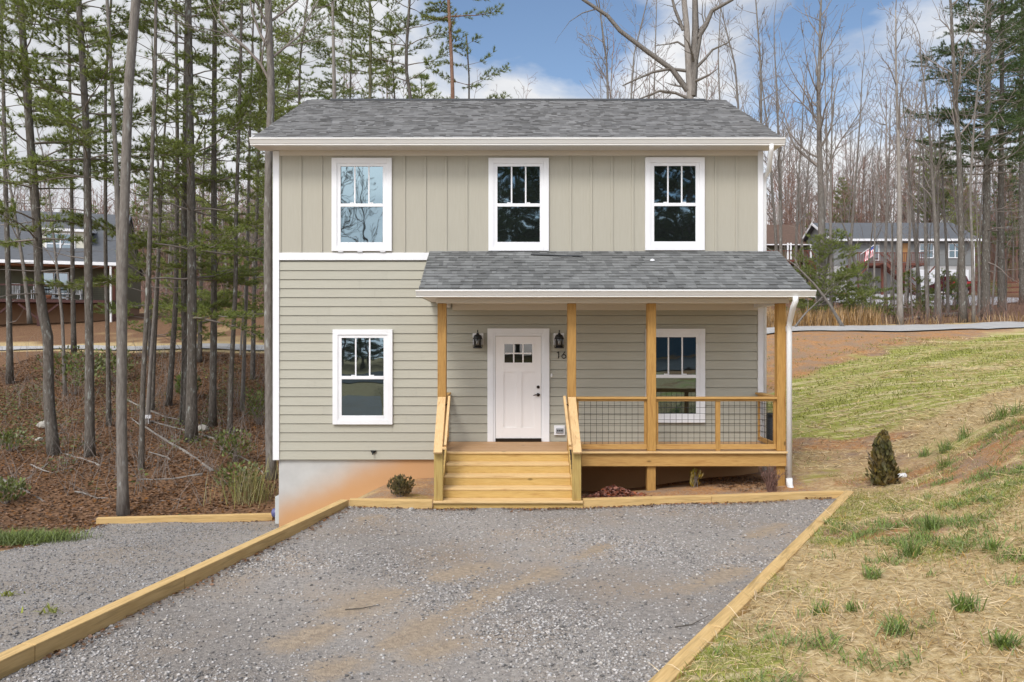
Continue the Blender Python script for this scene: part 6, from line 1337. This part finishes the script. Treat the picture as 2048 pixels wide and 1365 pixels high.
# brown-roofed house
D = 84.0; X0, X1 = gx(1574, D), gx(1618, D); bz = z1(X0, D) - .6
bh = thing('neighbour_house', 'small brown-roofed house with red-brown stair behind the right roof corner', 'house', ((X0 + X1) / 2, D, z1((X0 + X1) / 2, D)))
s = MB(); s.box(X0 - 6, X1, D, D + 8, bz, gzz(491, D)); s.build('wall', OLIVEW, bh)
s = MB(); rz_ = gzz(446, D); s.prism([(D - .5, gzz(490, D)), (D + 4, rz_ + .4), (D + 8.5, gzz(490, D)), (D + 8.5, gzz(490, D) - .2), (D + 4, rz_ + .2), (D - .5, gzz(490, D) - .2)], 'x', X0 - 6.3, X1 + .4); rf = s.build('roof', BROWNR, bh)
s = MB(); s.prism([(D, gzz(491, D) + .01), (D + 8, gzz(491, D) + .01), (D + 4, rz_ + .1)], 'x', X0 - 5.9, X1 - .05); s.build('gable', OLIVEW, bh)
s = MB(); s.box(X0 - 6.3, X1 + .4, D - .62, D - .51, gzz(492, D), gzz(490, D)); s.build('gutter', WHITE, rf)
for px in (1576, 1582, 1622): s = MB(); x = gx(px, D - 2.5); s.box(x - .07, x + .07, D - 2.5, D - 2.36, gzz(520, D - 2.5) + .05, gzz(492, D)); s.build('porch_post', WHITE, bh)
s = MB(); s.box(X0 - 3, gx(1622, D - 2.5), D - 2.5, D - .01, gzz(524, D - 2.5), gzz(520, D - 2.5)); dk = s.build('deck', REDW, bh)
s = MB(); s.box(X0 - 3, gx(1622, D - 2.5), D - 2.5, D - 2.4, gzz(503, D - 2.5), gzz(501, D - 2.5))
for x in np.arange(X0 - 3, gx(1622, D - 2.5), .2): s.box(x - .02, x + .02, D - 2.48, D - 2.43, gzz(519, D - 2.5), gzz(503, D - 2.5))
s.build('deck_railing', REDW, dk)
s = MB(); xa, xb = gx(1622, D - 2.5), gx(1642, D - 2.5)
for y in (D - 2.5, D - 1.4): s.bar((xa, y, gzz(521, D - 2.5)), (xb, y, gzz(556, D - 2.5)), .08, .3); s.bar((xa, y, gzz(501, D - 2.5)), (xb, y, gzz(536, D - 2.5)), .08, .1)
s.build('deck_stairs', REDW, dk)
for px in (1580, 1600, 1620): s = MB(); x = gx(px, D - 2.5); s.box(x - .08, x + .08, D - 2.45, D - 2.29, bz - .5, gzz(524, D - 2.5) - .005); s.build('deck_post', REDW, dk)
# fence right of the grey house
t = thing('wooden_fence', 'red-brown post and rail fence right of the grey house', 'fence', (gx(1990, 72), 72, z1(gx(1990, 72), 72)))
ps = [(gx(px, 72 - i * .5), 72 - i * .5) for i, px in enumerate((1940, 1975, 2010, 2045, 2080, 2115))]
for x, y in ps: s = MB(); s.box(x - .07, x + .07, y - .07, y + .07, z1(x, y) - .3, z1(x, y) + 1.4); s.build('post', REDW, t)
for h in (.4, .85, 1.32):
    s = MB()
    for (x, y), (x2, y2) in zip(ps, ps[1:]): s.bar((x, y - .09, z1(x, y) + h), (x2, y2 - .09, z1(x2, y2) + h), .04, .14)
    s.build('rail', REDW, t)
t = thing('wooden_gate', 'solid red-brown wooden gate beside the garage of the grey house', 'gate', (gx(1950, 76), 76, z1(gx(1950, 76), 76)))
xa, xb = gx(1938, 76), gx(1966, 76); zb_ = z1(xa, 76)
s = MB(); s.box(xa, xa + .8, 75.98, 76.02, zb_, zb_ + 1.1); s.box(xa + .95, xb, 75.98, 76.02, zb_, zb_ + 1.1); s.build('boards', REDW, t)
s = MB(); s.box(xa + .81, xa + .94, 75.94, 76.06, zb_ - .2, zb_ + 1.25); s.build('post', REDW, t)
